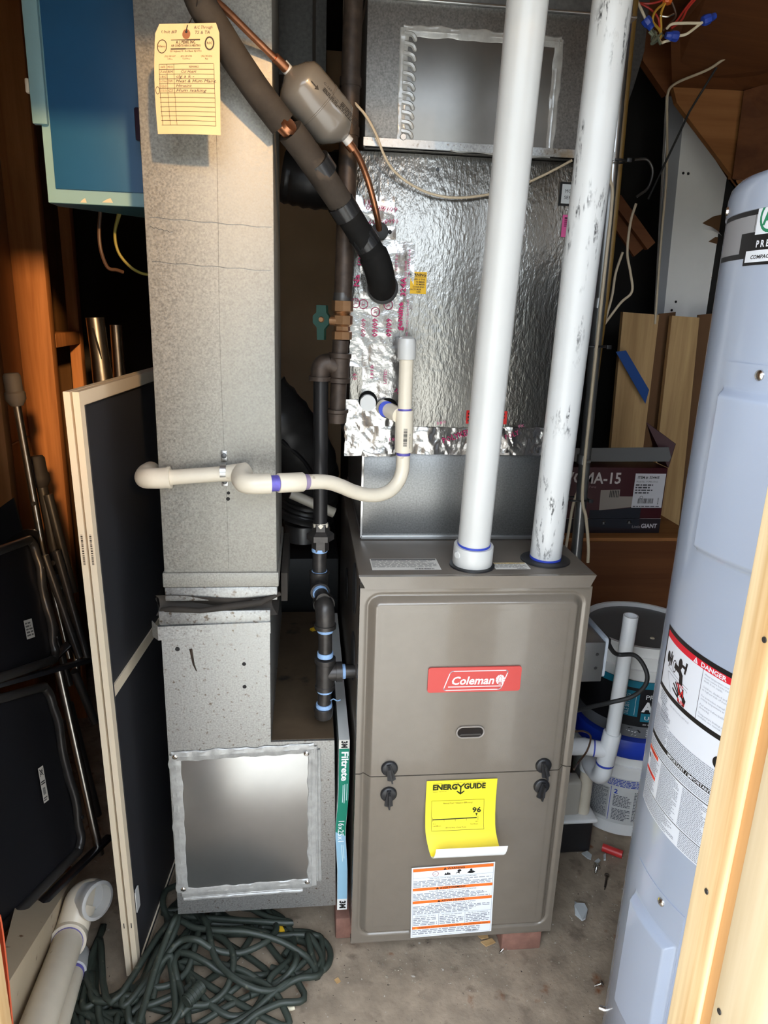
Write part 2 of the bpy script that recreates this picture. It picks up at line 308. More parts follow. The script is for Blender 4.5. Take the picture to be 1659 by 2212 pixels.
# flat print: coloured shapes and lettering laid on a surface through a mapping (u, v, h) -> point
_TXT = {}
def _text_mesh(s, bold, res):
    k = (s, bold, res)
    if k not in _TXT:
        cu = bpy.data.curves.new('t', 'FONT'); cu.body = s; cu.size = 1.0; cu.resolution_u = res; cu.offset = bold; cu.fill_mode = 'FRONT'
        ob = bpy.data.objects.new('t', cu); me = ob.to_mesh()
        vs = [(v.co.x, v.co.y) for v in me.vertices]; fs = [tuple(p.vertices) for p in me.polygons]
        ob.to_mesh_clear(); bpy.data.objects.remove(ob); bpy.data.curves.remove(cu)
        _TXT[k] = (vs, fs)
    return _TXT[k]
class Print:
    def __init__(s, mapf, h=0.0003, step=None): s.f = mapf; s.h = h; s.step = step; s.v = []; s.q = []; s.mi = []; s.cols = []; s.lay = 0
    def _m(s, rgb):
        if rgb not in s.cols: s.cols.append(rgb)
        return s.cols.index(rgb)
    def _add(s, pts, faces, rgb, lay):
        b = len(s.v); hh = s.h * (1 + 0.45 * lay); mi = s._m(rgb)
        s.v += [s.f(u, v, hh) for u, v in pts]; s.q += [tuple(i + b for i in f) for f in faces]; s.mi += [mi] * len(faces)
    def rect(s, u0, v0, u1, v1, rgb, lay=0):
        n = max(1, int(abs(u1 - u0) / s.step + 0.999)) if s.step else 1; m = max(1, int(abs(v1 - v0) / s.step + 0.999)) if s.step and s.step < 0.015 else 1
        pts = [(u0 + (u1 - u0) * i / n, v0 + (v1 - v0) * j / m) for i in range(n + 1) for j in range(m + 1)]
        fs = [(i * (m + 1) + j, (i + 1) * (m + 1) + j, (i + 1) * (m + 1) + j + 1, i * (m + 1) + j + 1) for i in range(n) for j in range(m)]
        s._add(pts, fs, rgb, lay); return s
    def poly(s, pts, rgb, lay=1): s._add(pts, [tuple(range(len(pts)))], rgb, lay); return s
    def line(s, pts, w, rgb, lay=1):
        for (a, b), (c, d) in zip(pts, pts[1:]):
            L = math.hypot(c - a, d - b) or 1; nx, ny = -(d - b) / L * w / 2, (c - a) / L * w / 2
            ex, ey = (c - a) / L * w * 0.3, (d - b) / L * w * 0.3
            n = max(1, int(L / s.step + 0.999)) if s.step else 1
            P = []
            for i in range(n + 1):
                t = i / n; x, y = a - ex + (c - a + 2 * ex) * t, b - ey + (d - b + 2 * ey) * t; P += [(x + nx, y + ny), (x - nx, y - ny)]
            s._add(P, [(2 * i, 2 * i + 1, 2 * i + 3, 2 * i + 2) for i in range(n)], rgb, lay)
        return s
    def disc(s, u, v, r, rgb, lay=1, n=20, ry=None): return s.poly([(u + r * math.cos(2 * math.pi * k / n), v + (ry or r) * math.sin(2 * math.pi * k / n)) for k in range(n)], rgb, lay)
    def ring(s, u, v, r, w, rgb, lay=1, n=24, ry=None): return s.line([(u + r * math.cos(2 * math.pi * k / n), v + (ry or r) * math.sin(2 * math.pi * k / n)) for k in range(n + 1)], w, rgb, lay)
    def text(s, t, u, v, size, rgb, lay=2, align='l', bold=0.0, sx=1.0, rot=0.0, shear=0.0, width=None, res=2):
        vs, fs = _text_mesh(t, bold, res)
        if not vs: return s
        wd = max(x for x, _ in vs); k = size / 0.70
        if width: sx = width / (wd * k)
        off = {'l': 0, 'c': -wd * k * sx / 2, 'r': -wd * k * sx}[align]; c, q = math.cos(rot), math.sin(rot)
        pts = []
        for x, y in vs:
            a, b = off + (x + shear * y) * k * sx, y * k
            pts.append((u + a * c - b * q, v + a * q + b * c))
        s._add(pts, fs, rgb, lay); return s
    def fine(s, u0, v0, u1, v1, rows, rgb, seed=1, lay=2, fill=0.55, ragged=0.3, wl=0.012):     # rows of tiny unreadable words
        rnd = random.Random(seed); dv = (v1 - v0) / rows
        for r in range(rows):
            v = v0 + dv * (r + 0.5); end = u1 - (u1 - u0) * (rnd.random() * ragged if rnd.random() < 0.6 else 0.02); u = u0
            while u < end:
                w = wl * (0.35 + rnd.random()); s.rect(u, v - abs(dv) * fill / 2, min(u + w, end), v + abs(dv) * fill / 2, rgb, lay); u += w + wl * 0.22
        return s
    def bars(s, u0, v0, u1, v1, rgb, seed=3, lay=2, vertical=False):
        rnd = random.Random(seed); L = (v1 - v0) if vertical else (u1 - u0); t = 0
        while t < L:
            w = L * (0.012 + 0.03 * rnd.random()); e = min(t + w, L)
            if vertical: s.rect(u0, v0 + t, u1, v0 + e, rgb, lay)
            else: s.rect(u0 + t, v0, u0 + e, v1, rgb, lay)
            t += w + L * (0.012 + 0.025 * rnd.random())
        return s
    def build(s, name, parent=None, rough=0.5):
        me = bpy.data.meshes.new(name); me.from_pydata(s.v, [], s.q)
        for c in s.cols: me.materials.append(flat(c, rough))
        me.polygons.foreach_set('material_index', s.mi); me.update()
        o = _link(bpy.data.objects.new(name, me))
        if parent: parent_to(o, parent)
        return o
def plane_map(o, u, v):
    o, u, v = Vector(o), Vector(u).normalized(), Vector(v).normalized(); n = u.cross(v)
    return lambda a, b, h: o + u * a + v * b + n * h
def cyl_map(cx, cy, R, th0, z0):           # u is arc length from angle th0 (degrees), running to the right as seen from outside
    def f(u, v, h):
        t = math.radians(th0) + u / R
        return Vector((cx + (R + h) * math.cos(t), cy + (R + h) * math.sin(t), z0 + v))
    return f
def arc(c, a, b, n=8):                      # quarter turn about centre c from c+a to c+b
    c, a, b = Vector(c), Vector(a), Vector(b)
    return [c + a * math.cos(math.pi / 2 * i / n) + b * math.sin(math.pi / 2 * i / n) for i in range(n + 1)]
def dup(o, **k):
    c = o.copy(); _link(c)
    for ch in o.children:
        d = ch.copy(); _link(d); d.parent = c
        for g in ch.children:
            e = g.copy(); _link(e); e.parent = d
    return c
WHITE, INK, RED = (236, 238, 240), (24, 24, 26), (214, 34, 44)
rng = random.Random(7)

# ------------------------------------------------------------------ the closet: floor, walls, doorway
XL, XR, YB, ZC, YF = -0.92, 1.30, 1.46, 2.32, -0.60
b = MB(); b.box(XL - .1, XR + .1, YF - .12, YB + .1, FLOOR - .1, FLOOR); struct('floor', b, M['concrete'])
b = MB(); b.box(-30, 30, -40, YF - .121, FLOOR - .12, FLOOR - .012); o = struct('trim_4', b, M['paving'])
wl = struct('wall_left', MB().box(XL - .02, XL, YF, YB, FLOOR, ZC), M['sheath'])
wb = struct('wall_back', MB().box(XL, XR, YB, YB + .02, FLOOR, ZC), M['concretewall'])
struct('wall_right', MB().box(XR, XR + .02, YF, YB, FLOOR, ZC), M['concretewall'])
struct('ceiling', MB().box(XL - .02, XR + .02, YF - .12, YB + .02, ZC, ZC + .02), M['sheath'])
# front wall, its doorway framed in pine, and an unseen soffit added to dim the upper part
DX0, DX1, DZ, PX_ = -0.398, 1.170, 1.900, 0.331
b = MB(); b.box(XL - .02, DX0 - .09, YF - .10, YF, FLOOR, ZC); b.box(DX1 + .09, XR + .02, YF - .10, YF, FLOOR, ZC); b.box(DX0 - .09, DX1 + .09, YF - .10, YF, DZ + .09, ZC)
struct('wall_front', b, M['ply'], smooth=False)
struct('trim_3', MB().box(-3.0, 4.0, -1.16, YF - .121, 2.10, 2.13), M['stair_dark'])
d1 = struct('door_1', MB().box(DX0 - .038, DX0, YF - .055, YF - .002, FLOOR, DZ, .002), M['jamb'])
MB().box(DX1, DX1 + .038, YF - .099, YF - .002, FLOOR, DZ, .002).build('door_jamb', M['jamb'], d1)
MB().box(DX0 - .04, DX1 + .04, YF - .10, YF - .002, DZ, DZ + .092, .002).build('door_header', M['jamb'], d1)
MB().box(DX0 - .06, DX0 - .004, YF - .070, YF - .0555, FLOOR, DZ).build('door_stop', M['jamb_orange'], d1)
MB().box(DX0 - .09, DX0, YF - .155, YF - .0705, FLOOR, DZ + .04, .002).build('door_casing', M['ply'], d1)
# pine post and plywood cheek at the opening's right, cut low to let sun in
d2 = struct('trim_2', MB().box(PX_, PX_ + .038, YF - .052, YF - .002, FLOOR, 1.26, .002), M['jamb'])
MB().box(PX_ + .0035, PX_ + .06, YF - .070, YF - .0525, FLOOR, 1.26).build('spacer_strip', M['jamb_orange'], d2)
MB().box(PX_, PX_ + .128, YF - .155, YF - .0705, FLOOR, 1.26, .002).build('plywood_cheek', M['ply'], d2)
for z, y in ((.72, -.628), (.62, -.682), (1.02, -.64)):
    MB().lathe([(0, .0032), (.0008, .003)], (PX_ - .0006, y, z), (-1, 0, 0), 10).build('nail_head', M['iron'], d2)
# studs of the left wall and the timber at the back
for y, x_ in ((0.20, XL), (0.61, XL), (1.00, XL), (1.27, XL + .054)):
    MB().box(x_, XL + .089, y, y + .038, FLOOR, ZC, .002).build('stud', M['stud'], wl)
MB().box(XL, XL + .089, 1.04, 1.269, 1.16, 1.20, .002).build('blocking', M['stud'], wl)
MB().box(XL, XL + .012, 1.04, 1.268, FLOOR, 1.12).build('wallboard', M['tanwall'], wl)
MB().box(XL + .001, XL + .004, .66, .99, .90, .905).build('wallboard_joint', M['galv_dark'], wl)
MB().box(XL, -.30, YB - .013, YB - .001, FLOOR, ZC).build('wallboard', M['concretewall'], wb)  # coloured dark to stand for the unlit gap between the studs
MB().box(-.30, .02, YB - .30, YB - .001, .70, ZC - .3).build('wallboard', M['tanwall'], wb)
# unseen gabled shed added behind the camera to block part of the sun
t = thing('sun_block_shed', 'unseen dark brown gabled shed added outside the doorway to block sun', 'shed', (2.2, -5.8, FLOOR))
b = MB(); b.prism([(1.14, -4.6, FLOOR), (4.6, -4.6, FLOOR), (4.6, -4.6, 3.3), (2.58, -4.6, 4.10), (1.14, -4.6, 2.25)], (0, -2.4, 0)); b.build('sun_block_wall', mat('dark_brown_siding', S(70, 58, 48), .8), t, smooth=False)
b = MB(); b.bar((1.0, -5.8, 2.09), (2.60, -5.8, 4.15), 2.5, .05, (0, 0, 1)); b.build('sun_block_roof', M['galv_dark'], t, smooth=False)

t = thing('sky_block_trees', 'unseen dark belt of trees added outside to block the low sky', 'trees', (0, -18, FLOOR))  # unseen trees added to keep bright low sky out of the metal
def belt(u, v):
    a = math.radians(-168 + 156 * u); r = 17.0; top = 3.55 + .5 * mnoise.noise(Vector((u * 17, 3, 1))) + .35 * mnoise.noise(Vector((u * 60, 5, 1)))
    return Vector((r * math.cos(a), r * math.sin(a) - .5 + .6 * mnoise.noise(Vector((u * 70, v * 8, 2))), FLOOR - .012 + top * v))
MB().grid(140, 10, belt, (0, -1.2, 0)).build('sky_block_foliage', mat('dark_foliage', S(46, 52, 36), .9, 0, .4, 3), t)
# ------------------------------------------------------------------ the furnace
FW_, FH_ = 0.445, 0.84
fur = thing('gas_furnace', 'taupe gas furnace cabinet with red emblem on its upper door, raised on bricks', 'furnace', (.2225, .3, 0))
MB().box(.004, .441, .02, .745, .003, .831, .002).build('casing', M['taupe_dark'], fur)
MB().box(0, FW_, -.002, .745, .832, .840, .0025).build('top_panel', M['taupe_top'], fur)
b = MB(); b.prism([(0, -.010, .839), (FW_, -.010, .839), (FW_ - .012, -.013, .816), (.012, -.013, .816)], (0, .012, 0)); b.build('top_rim', M['taupe'], fur)
def ss(a, c, x):
    t = min(1, max(0, (x - a) / (c - a))); return t * t * (3 - 2 * t)
def door(name, z0, z1, open_bottom, open_top):
    x0, x1 = .003, .442; R = .024; mx = .015
    px0, px1 = x0 + mx, x1 - mx; pz0 = z0 - .2 if open_bottom else z0 + .018; pz1 = z1 + .2 if open_top else z1 - .014
    cx, cz, hx, hz = (px0 + px1) / 2, (pz0 + pz1) / 2, (px1 - px0) / 2 - R, (pz1 - pz0) / 2 - R
    def depth(x, z):
        qx, qz = abs(x - cx) - hx, abs(z - cz) - hz
        d = R - (math.hypot(max(qx, 0), max(qz, 0)) + min(max(qx, qz), 0))
        return -.004 + .0035 * ss(-.006, 0, d) * (1 - ss(0, .006, d)) - .010 * ss(.002, .016, d) - .0004 * ss(.026, .030, d)
    xs = sorted({x0 + (x1 - x0) * i / 30 for i in range(31)} | {x0 + .0022 * i for i in range(34)} | {x1 - .0022 * i for i in range(34)})
    zs = sorted({z0 + (z1 - z0) * i / 24 for i in range(25)} | ({z1 - .0022 * i for i in range(34)} if not open_top else set()) | ({z0 + .0022 * i for i in range(34)} if not open_bottom else set()))
    b = MB(); V = [[b.bm.verts.new((x, depth(x, z), z)) for z in zs] for x in xs]
    for i in range(len(xs) - 1):
        for j in range(len(zs) - 1): b.bm.faces.new((V[i][j], V[i + 1][j], V[i + 1][j + 1], V[i][j + 1]))
    nx, nz = len(xs) - 1, len(zs) - 1
    rim = [V[i][0] for i in range(nx)] + [V[nx][j] for j in range(nz)] + [V[i][nz] for i in range(nx, 0, -1)] + [V[0][j] for j in range(nz, 0, -1)]
    bk = [b.bm.verts.new((v.co.x, .0195, v.co.z)) for v in rim]
    for k in range(len(rim)):
        b.bm.faces.new((rim[k], bk[k], bk[(k + 1) % len(rim)], rim[(k + 1) % len(rim)]))
    return b.build(name, M['taupe'], fur, ang=60)
up = door('upper_door', .4225, .8145, True, False)
lo = door('lower_door', .006, .4200, False, True)
MB().box(.002, .443, -.003, .018, -.001, .005, .001).build('base_rail', M['taupe'], fur)
FY = -.0168
# red emblem
def rrect(x0, x1, z0, z1, r, n=5):
    P = []
    for cx, cz, a0 in ((x1 - r, z1 - r, 0), (x0 + r, z1 - r, 90), (x0 + r, z0 + r, 180), (x1 - r, z0 + r, 270)):
        P += [(cx + r * math.cos(math.radians(a0 + 90 * k / n)), cz + r * math.sin(math.radians(a0 + 90 * k / n))) for k in range(n + 1)]
    return P
em = MB().prism([(x, FY - .0014, z) for x, z in rrect(.1345, .3150, .6060, .6580, .005)], (0, .003, 0)).build('emblem', mat('emblem_red', S(198, 72, 66), .45), fur, ang=30)
p = Print(plane_map((.1345, FY - .0015, .6060), (1, 0, 0), (0, 0, 1)), .0003)
def para(u0, u1, v0, v1, sh, r, n=5): return [(u + sh * (v - v0) / (v1 - v0), v) for u, v in rrect(u0, u1, v0, v1, r, n)]
pr = para(.030, .142, .0045, .0445, .013, .005); p.line(pr + pr[:1], .0017, WHITE)
p.text('Coleman', .044, .0165, .0165, WHITE, align='l', bold=.022, shear=.22, width=.083)
p.line([(.040, .0115), (.143, .0115)], .0018, WHITE)
p.disc(.1400, .0250, .0088, WHITE, 2, ry=.0105)
for k in range(10):
    a = 2 * math.pi * k / 10; p.line([(.1400 + .0060 * math.cos(a), .0255 + .0068 * math.sin(a)), (.1400 + .0095 * math.cos(a), .0255 + .0112 * math.sin(a))], .0008, (198, 72, 66), 3)
p.rect(.1366, .0165, .1434, .0192, (198, 72, 66), 3); p.line([(.1372, .0215), (.1372, .0285), (.1400, .0320), (.1428, .0285), (.1428, .0215), (.1372, .0215)], .0009, (198, 72, 66), 3)
p.build('lettering', em)
# sight glass
sg = MB(); pts = rrect(.1965 + .001, .2515, .5045, .5285, .0119, 8)
sg.tube([(x, FY, z) for x, z in pts] + [(pts[0][0], FY, pts[0][1])], .0017, 8, False)
sgo = sg.build('sight_glass_rim', mat('clear_plastic_rim', S(150, 142, 134), .15), fur)
MB().prism([(x, FY - .0003, z) for x, z in rrect(.199, .2492, .5062, .5268, .0102, 8)], (0, .003, 0)).build('sight_glass', mat('dark_sight_glass', (.02, .017, .016, 1), .08), fur)
MB().prism([(x, FY - .0012, z) for x, z in ((.203, .5100), (.247, .5100), (.245, .5135), (.206, .5135))], (0, .001, 0)).build('scale_marks', M['alu_dark'], fur)
# quarter-turn latches
for x, z, a in ((.0685, .4405, -12), (.3797, .4345, -14), (.0690, .3815, 0), (.3805, .3860, 6)):
    kn = MB().lathe([(0, .0165), (.003, .0165), (.005, .0150), (.006, .0135)], (x, FY + .002, z), (0, -1, 0), 26).build('latch', M['black'], fur)
    m = Matrix.Translation((x, FY, z)) @ Matrix.Rotation(math.radians(a), 4, 'Y')
    g = MB(); g.prism([m @ Vector(q) for q in ((-.0040, -.004, .012), (.0040, -.004, .012), (.0085, -.004, -.021), (0, -.004, -.0245), (-.0085, -.004, -.021))], (0, -.004, 0))
    g.prism([m @ Vector(q) for q in ((-.0020, -.008, .010), (.0020, -.008, .010), (.0016, -.008, -.022), (-.0016, -.008, -.022))], (0, -.011, 0)); g.build('latch_grip', M['black'], kn)
# yellow efficiency label, its lower end curled up to show the white back
cprof = [(0, .4090, FY - .0006), (.02, .389, FY - .0008), (.05, .359, FY - .0016), (.08, .3295, FY - .0060), (.100, .3105, FY - .0120), (.115, .2970, FY - .0185), (.128, .2860, FY - .0255), (.138, .2780, FY - .0315),
         (.147, .2715, FY - .0375), (.156, .2680, FY - .0450), (.164, .2695, FY - .0520), (.173, .2760, FY - .0570), (.185, .2870, FY - .0600), (.198, .2995, FY - .0615)]
def curl(s):
    for (a, z0, y0), (c, z1, y1) in zip(cprof, cprof[1:]):
        if s <= c: t = (s - a) / (c - a); return z0 + (z1 - z0) * t, y0 + (y1 - y0) * t
    return cprof[-1][1:]
def curl_map(u, v, h):                    # u across, v negative downwards from the top edge
    z, y = curl(-v); z2, y2 = curl(min(.198, -v + .002)); n = Vector((0, -(z - z2), -(y - y2)))
    n = Vector((0, -(z - z2), (y - y2) * -1)); n.normalize()
    return Vector((.1438 + u + .014 * ss(.10, .2, -v), y, z)) + Vector((0, n.y, n.z)) * h
yl = mat('yellow_paper', S(246, 224, 46), .5)
b = MB(); b.grid(2, 40, lambda i, j: curl_map(.1432 * i, -.156 * j, 0)); el = b.build('efficiency_label', yl, fur)
b = MB(); b.grid(2, 16, lambda i, j: curl_map(.1432 * i, -.156 - .042 * j, 0)); cl = b.build('label_curl', mat('white_paper_back', S(236, 236, 234), .6), fur)
p = Print(curl_map, .0005, .006); K = (40, 46, 22)
p.text('U.S. Government', .013, -.0065, .0018, K, res=1); p.text('Federal law prohibits removal of this label before consumer purchase.', .052, -.0060, .0018, K, width=.066, res=1)
p.text('ENERG', .0125, -.0205, .0118, K, bold=.05, width=.0500); p.text('GUIDE', .0760, -.0200, .0118, K, bold=.05, width=.0440)
p.line([(.0628, -.0085), (.0695, -.0155), (.0762, -.0085)], .0030, K); p.line([(.0695, -.0155), (.0695, -.0300)], .0030, K); p.line([(.0625, -.0255), (.0695, -.0315), (.0765, -.0255)], .0028, K)
p.text('Furnace - Natural Gas', .0130, -.0260, .0022, K, width=.028, res=1)
fr = [(.012, -.046), (.119, -.046), (.119, -.108), (.012, -.108), (.012, -.046)]; p.line(fr, .0006, K)
p.text('Annual Fuel Utilization Efficiency', .0655, -.0535, .0036, K, align='c', width=.060, res=1)
p.text('96', .0955, -.0735, .0105, K, bold=.03, width=.0180)
p.poly([(.1020, -.0755), (.1070, -.0755), (.1045, -.0820)], K); p.line([(.0150, -.0860), (.1045, -.0850)], .0022, K)
for u in (.0150, .038, .061, .084, .1075): p.line([(u, -.0815 if u in (.0150, .1075) else -.0855), (u, -.0900)], .0006, K)
p.text('76.2', .015, -.0950, .0024, K, res=1); p.text('98.5', .102, -.0935, .0024, K, res=1)
p.text('Least Efficient', .015, -.0995, .0024, K, width=.017, res=1); p.text('Most Efficient', .0915, -.0985, .0024, K, width=.016, res=1)
p.text('Efficiency Range of Similar Models', .041, -.1035, .0026, K, width=.042, res=1)
p.build('lettering', el)
def curl_flip(u, v, h): return curl_map(.1432 - u, -.198 + v, h)
p = Print(curl_flip, .0005, .006); p.text('Part# 1189070', .004, .011, .0048, (120, 122, 124), width=.046, res=1); p.build('lettering', cl)
# white and orange warning label, stuck on a little askew
ORG = (240, 118, 44)
p = Print(plane_map((.1285, FY - .0004, .0205), (1, 0, .030), (-.030, 0, 1)), .0003); Wd, Hh = .1750, .1810
p.rect(0, 0, Wd, Hh, WHITE); u0, u1 = .003, Wd - .003
def tri(p, u, v, s, c=INK, c2=ORG): p.poly([(u, v), (u + s, v), (u + s / 2, v + s * .9)], c, 2); p.rect(u + s * .46, v + s * .25, u + s * .54, v + s * .6, c2, 3)
p.line([(u0, .003), (u1, .003), (u1, Hh - .003), (u0, Hh - .003), (u0, .003)], .0004, (60, 70, 110))
for v0, v1, s, us in ((.1700, .1775, 'WARNING', .075), (.1215, .1285, 'AVERTISSEMENT', .060), (.0885, .0955, 'ADVERTENCIA', .064)):
    p.rect(u0, v0, u1, v1, ORG, 1); tri(p, us - .0085, v0 + .0008, .0065); p.text(s, us, v0 + .0012, .0048, INK, 2, bold=.02, width=.036 if s == 'WARNING' else .055 if s[2] == 'E' else .050)
p.rect(u0, .0215, u1, .0285, ORG, 1); tri(p, .009, .0225, .0050, (240, 200, 60), INK); p.text('WARNING: Cancer and Reproductive Harm - www.P65Warnings.ca.gov', .016, .0233, .0034, (90, 30, 10), 2, width=.150, res=1)
p.ring(.050, .1620, .0060, .0009, (160, 40, 60)); p.text('ph', .0465, .1605, .0030, INK, res=1)
p.poly([(.068, .157), (.082, .157), (.080, .163), (.078, .160), (.076, .165), (.073, .160), (.071, .163)], INK); p.poly([(.092, .157), (.096, .161), (.101, .158), (.100, .164), (.095, .163)], INK); p.disc(.100, .1660, .0042, INK, ry=.0030)
p.poly([(.116, .159), (.122, .157), (.128, .157), (.134, .160), (.128, .164), (.122, .164)], INK); p.disc(.125, .1662, .0026, INK)
p.line([(u0, .1540), (u1, .1540)], .0004, (80, 90, 120))
p.text('FIRE, EXPLOSION AND ASPHYXIATION HAZARD', Wd / 2, .1495, .0030, (70, 72, 80), align='c', width=.100, res=1)
p.text("DANGER DE FEU, D'EXPLOSION ET D'ASPHYXIE", Wd / 2, .1165, .0030, (70, 72, 80), align='c', width=.100, res=1)
p.text('RIESGO DE INCENDIO, EXPLOSION Y ASFIXIA', Wd / 2, .0838, .0030, (70, 72, 80), align='c', width=.100, res=1)
GR = (150, 152, 160)
p.fine(u0 + .001, .1300, u1 - .001, .1475, 5, GR, 2); p.fine(u0 + .001, .0970, u1 - .001, .1150, 5, GR, 5); p.fine(u0 + .001, .0600, u1 - .001, .0825, 6, GR, 8)
for k, s in enumerate(('EXTERNAL FILTERS', 'FILTRES EXTERNES', 'FILTROS EXTERNOS')):
    a = u0 + (u1 - u0) * k / 3; p.text(s, a + .028, .0535, .0028, (60, 62, 70), align='c', width=.043, res=1); p.fine(a + .002, .0305, a + .054, .0520, 5, GR, 20 + k)
    if k: p.line([(a, .0290), (a, .0585)], .0005, (80, 90, 120))
p.line([(u0, .0585), (u1, .0585)], .0003, (80, 90, 120)); p.fine(u0 + .001, .0070, u1 - .02, .0205, 3, GR, 31); p.bars(.118, .0050, .146, .0085, INK)
p.build('warning_label', fur)
# labels lying on the top panel
for (x0, x1, y0, y1, ttl, col) in ((.0265, .1560, .020, .081, 'NOTICE              AVIS              AVISO', (84, 82, 80)), (.2600, .3275, .021, .057, 'CAUTION - ATTENTION', (222, 186, 90))):
    p = Print(plane_map((x0, y0, .8402), (1, 0, 0), (0, 1, 0)), .0003); w, h = x1 - x0, y1 - y0; p.rect(0, 0, w, h, (222, 218, 210)); p.rect(.002, h * .86, w - .002, h * .97, col, 1)
    p.text(ttl, w * .05, h * .875, h * .075, INK, width=w * .9, res=1); p.fine(.002, h * .22, w - .002, h * .84, 9, (150, 146, 140), 9); p.bars(w * .62, h * .05, w * .9, h * .14, INK); p.build('top_label', fur)
sc = None
for x, y in ((.010, .022), (.435, .022), (.3700, .016), (.115, .175), (.300, .178), (.012, .165)):
    if sc is None:
        sc = MB().lathe([(0, .0060), (.0015, .0060), (.0016, .0045), (.005, .0043), (.0055, .003)], (0, 0, 0), (0, 0, 1), 8).build('screw', M['black'], fur)
        sc.location = (x, y, .8400); sc.parent = fur
    else: s2 = dup(sc); s2.location = (x, y, .8400)
for x, y, r in ((.2190, .0440, .043), (.3720, .0720, .048)):
    MB().lathe([(0, r), (.003, r), (.0045, r - .004)], (x, y, .840), (0, 0, 1), 32).build('pipe_gasket', M['black'], fur)
for y, z, ry, rz in ((.130, .760, .045, .052), (.130, .610, .045, .052), (.40, .66, .04, .04)):
    b = MB(); b.prism([(.0035, y + ry * math.cos(a * math.pi / 12), z + rz * math.sin(a * math.pi / 12)) for a in range(24)], (-.0025, 0, 0)); b.build('knockout_cover', M['void'], fur)
# bricks it stands on
bk = MB().box(-.105, .105, -.045, .045, -.0285, .0285, .004)
br = bk.build('brick', M['brick']); br.location = (.383, .112, FLOOR + .0290); br.rotation_euler = (0, 0, math.pi / 2); tag(br, 'red brick under the front right corner of the furnace', 'brick', 'bricks under the furnace')
b2 = br.copy(); _link(b2); b2.location = (.018, .170, FLOOR + .0290); b2.rotation_euler = (0, 0, math.pi / 2); tag(b2, 'red brick under the left side of the furnace behind the green hose', 'brick', 'bricks under the furnace')
for x, y, lb in ((.05, .6, 'red brick under the back left corner of the furnace'), (.36, .6, 'red brick under the back right corner of the furnace')):
    b3 = br.copy(); _link(b3); b3.location = (x, y, FLOOR + .0290); tag(b3, lb, 'brick', 'bricks under the furnace')

# ------------------------------------------------------------------ return air duct at the left of the furnace
ret = thing('return_air_duct', 'tall galvanised return air duct with square patched boot left of the furnace', 'duct', (-.25, .25, .05))
DY = .05
MB().box(-.353, -.149, DY, .33, .772, 2.25, .0015).build('upper_duct', M['galv'], ret)
MB().box(-.356, -.1455, DY - .004, .335, .7985, .8270, .002).build('drive_cleat', M['galv'], ret)
MB().box(-.3535, -.1485, DY - .002, .334, .7710, .7975, .0015).build('duct_hem', M['galv_dirty'], ret)
for z, x0, x1 in ((1.432, -.345, -.152), (1.418, -.346, -.31), (1.365, -.345, -.155)):
    b = MB(); n = 16; b.tube([(x0 + (x1 - x0) * i / n, DY - .0003, z - .0012 * i / n * 6 + .0009 * math.sin(i * 1.7)) for i in range(n + 1)], .00055, 5); b.build('crease', M['galv_low'], ret)
b = MB(); b.tube([(-.2385 + .002 * math.sin(z * 9), DY + .0001, z) for z in [.83 + .05 * i for i in range(20)]], .0004, 5); b.build('seam_line', M['galv'], ret)
# canvas collar: a sagging dark sleeve
def canvas(u, v):
    per = [(-.371, DY - .004), (-.148, DY - .004), (-.140, DY + .27), (-.371, DY + .27)]
    k = u * 4; i = int(k) % 4; f = k - int(k); a, c = per[i], per[(i + 1) % 4]; x, y = a[0] + (c[0] - a[0]) * f, a[1] + (c[1] - a[1]) * f
    s = math.sin(math.pi * v) * (.010 + .006 * math.sin(u * 31)) + .004 * mnoise.noise(Vector((u * 14, v * 3, 1)))
    cx, cy = -.26, .18; d = Vector((x - cx, y - cy, 0)).normalized()
    z = .740 + (.780 - .740) * v + .004 * math.sin(u * 23 + 1)
    return Vector((x, y, z)) - d * (s if i in (0, 1) else 0)
MB().grid(64, 8, canvas).build('canvas_connector', M['fabric'], ret)
b = MB(); b.tube([(-.362, DY + .002, .752), (-.345, DY - .006, .757), (-.29, DY - .010, .7545), (-.235, DY - .006, .761), (-.18, DY - .009, .770), (-.143, DY + .004, .782)], [.004, .006, .005, .007, .006, .004], 10); b.build('canvas_fold', M['fabric'], ret)
b = MB(); b.bar((-.137, .10, .776), (-.137, .31, .79), .012, .06); b.build('canvas_flap', M['fabric'], ret)
# L-shaped boot
poly = [(-.3635, .050), (-.0285, .0505), (-.0370, .4630), (-.1640, .4640), (-.1630, .7500), (-.3650, .7500)]
MB().prism([(x, DY, z) for x, z in poly], (0, .63, 0)).build('boot', M['galv_dirty'], ret, smooth=False)
MB().box(-.1630, -.0375, DY + .006, DY + .628, .4635, .4650).build('boot_top', M['grime'], ret)
MB().box(-.3665, -.1615, DY - .005, DY + .01, .7245, .7520, .002).build('top_cleat', M['galv_dirty'], ret)
b = MB(); b.prism([(-.3690, DY - .008, .6945), (-.1615, DY - .008, .7055), (-.1615, DY - .008, .7285), (-.3690, DY - .008, .7220)], (0, .009, 0)); b.build('corner_strap', M['galv_dirty'], ret)
b = MB(); b.prism([(-.3690, DY - .008, .6945), (-.3690, DY - .008, .7220), (-.382, DY + .006, .7270), (-.382, DY + .006, .6960)], (0, .004, .0)); b.build('strap_end', M['galv'], ret)
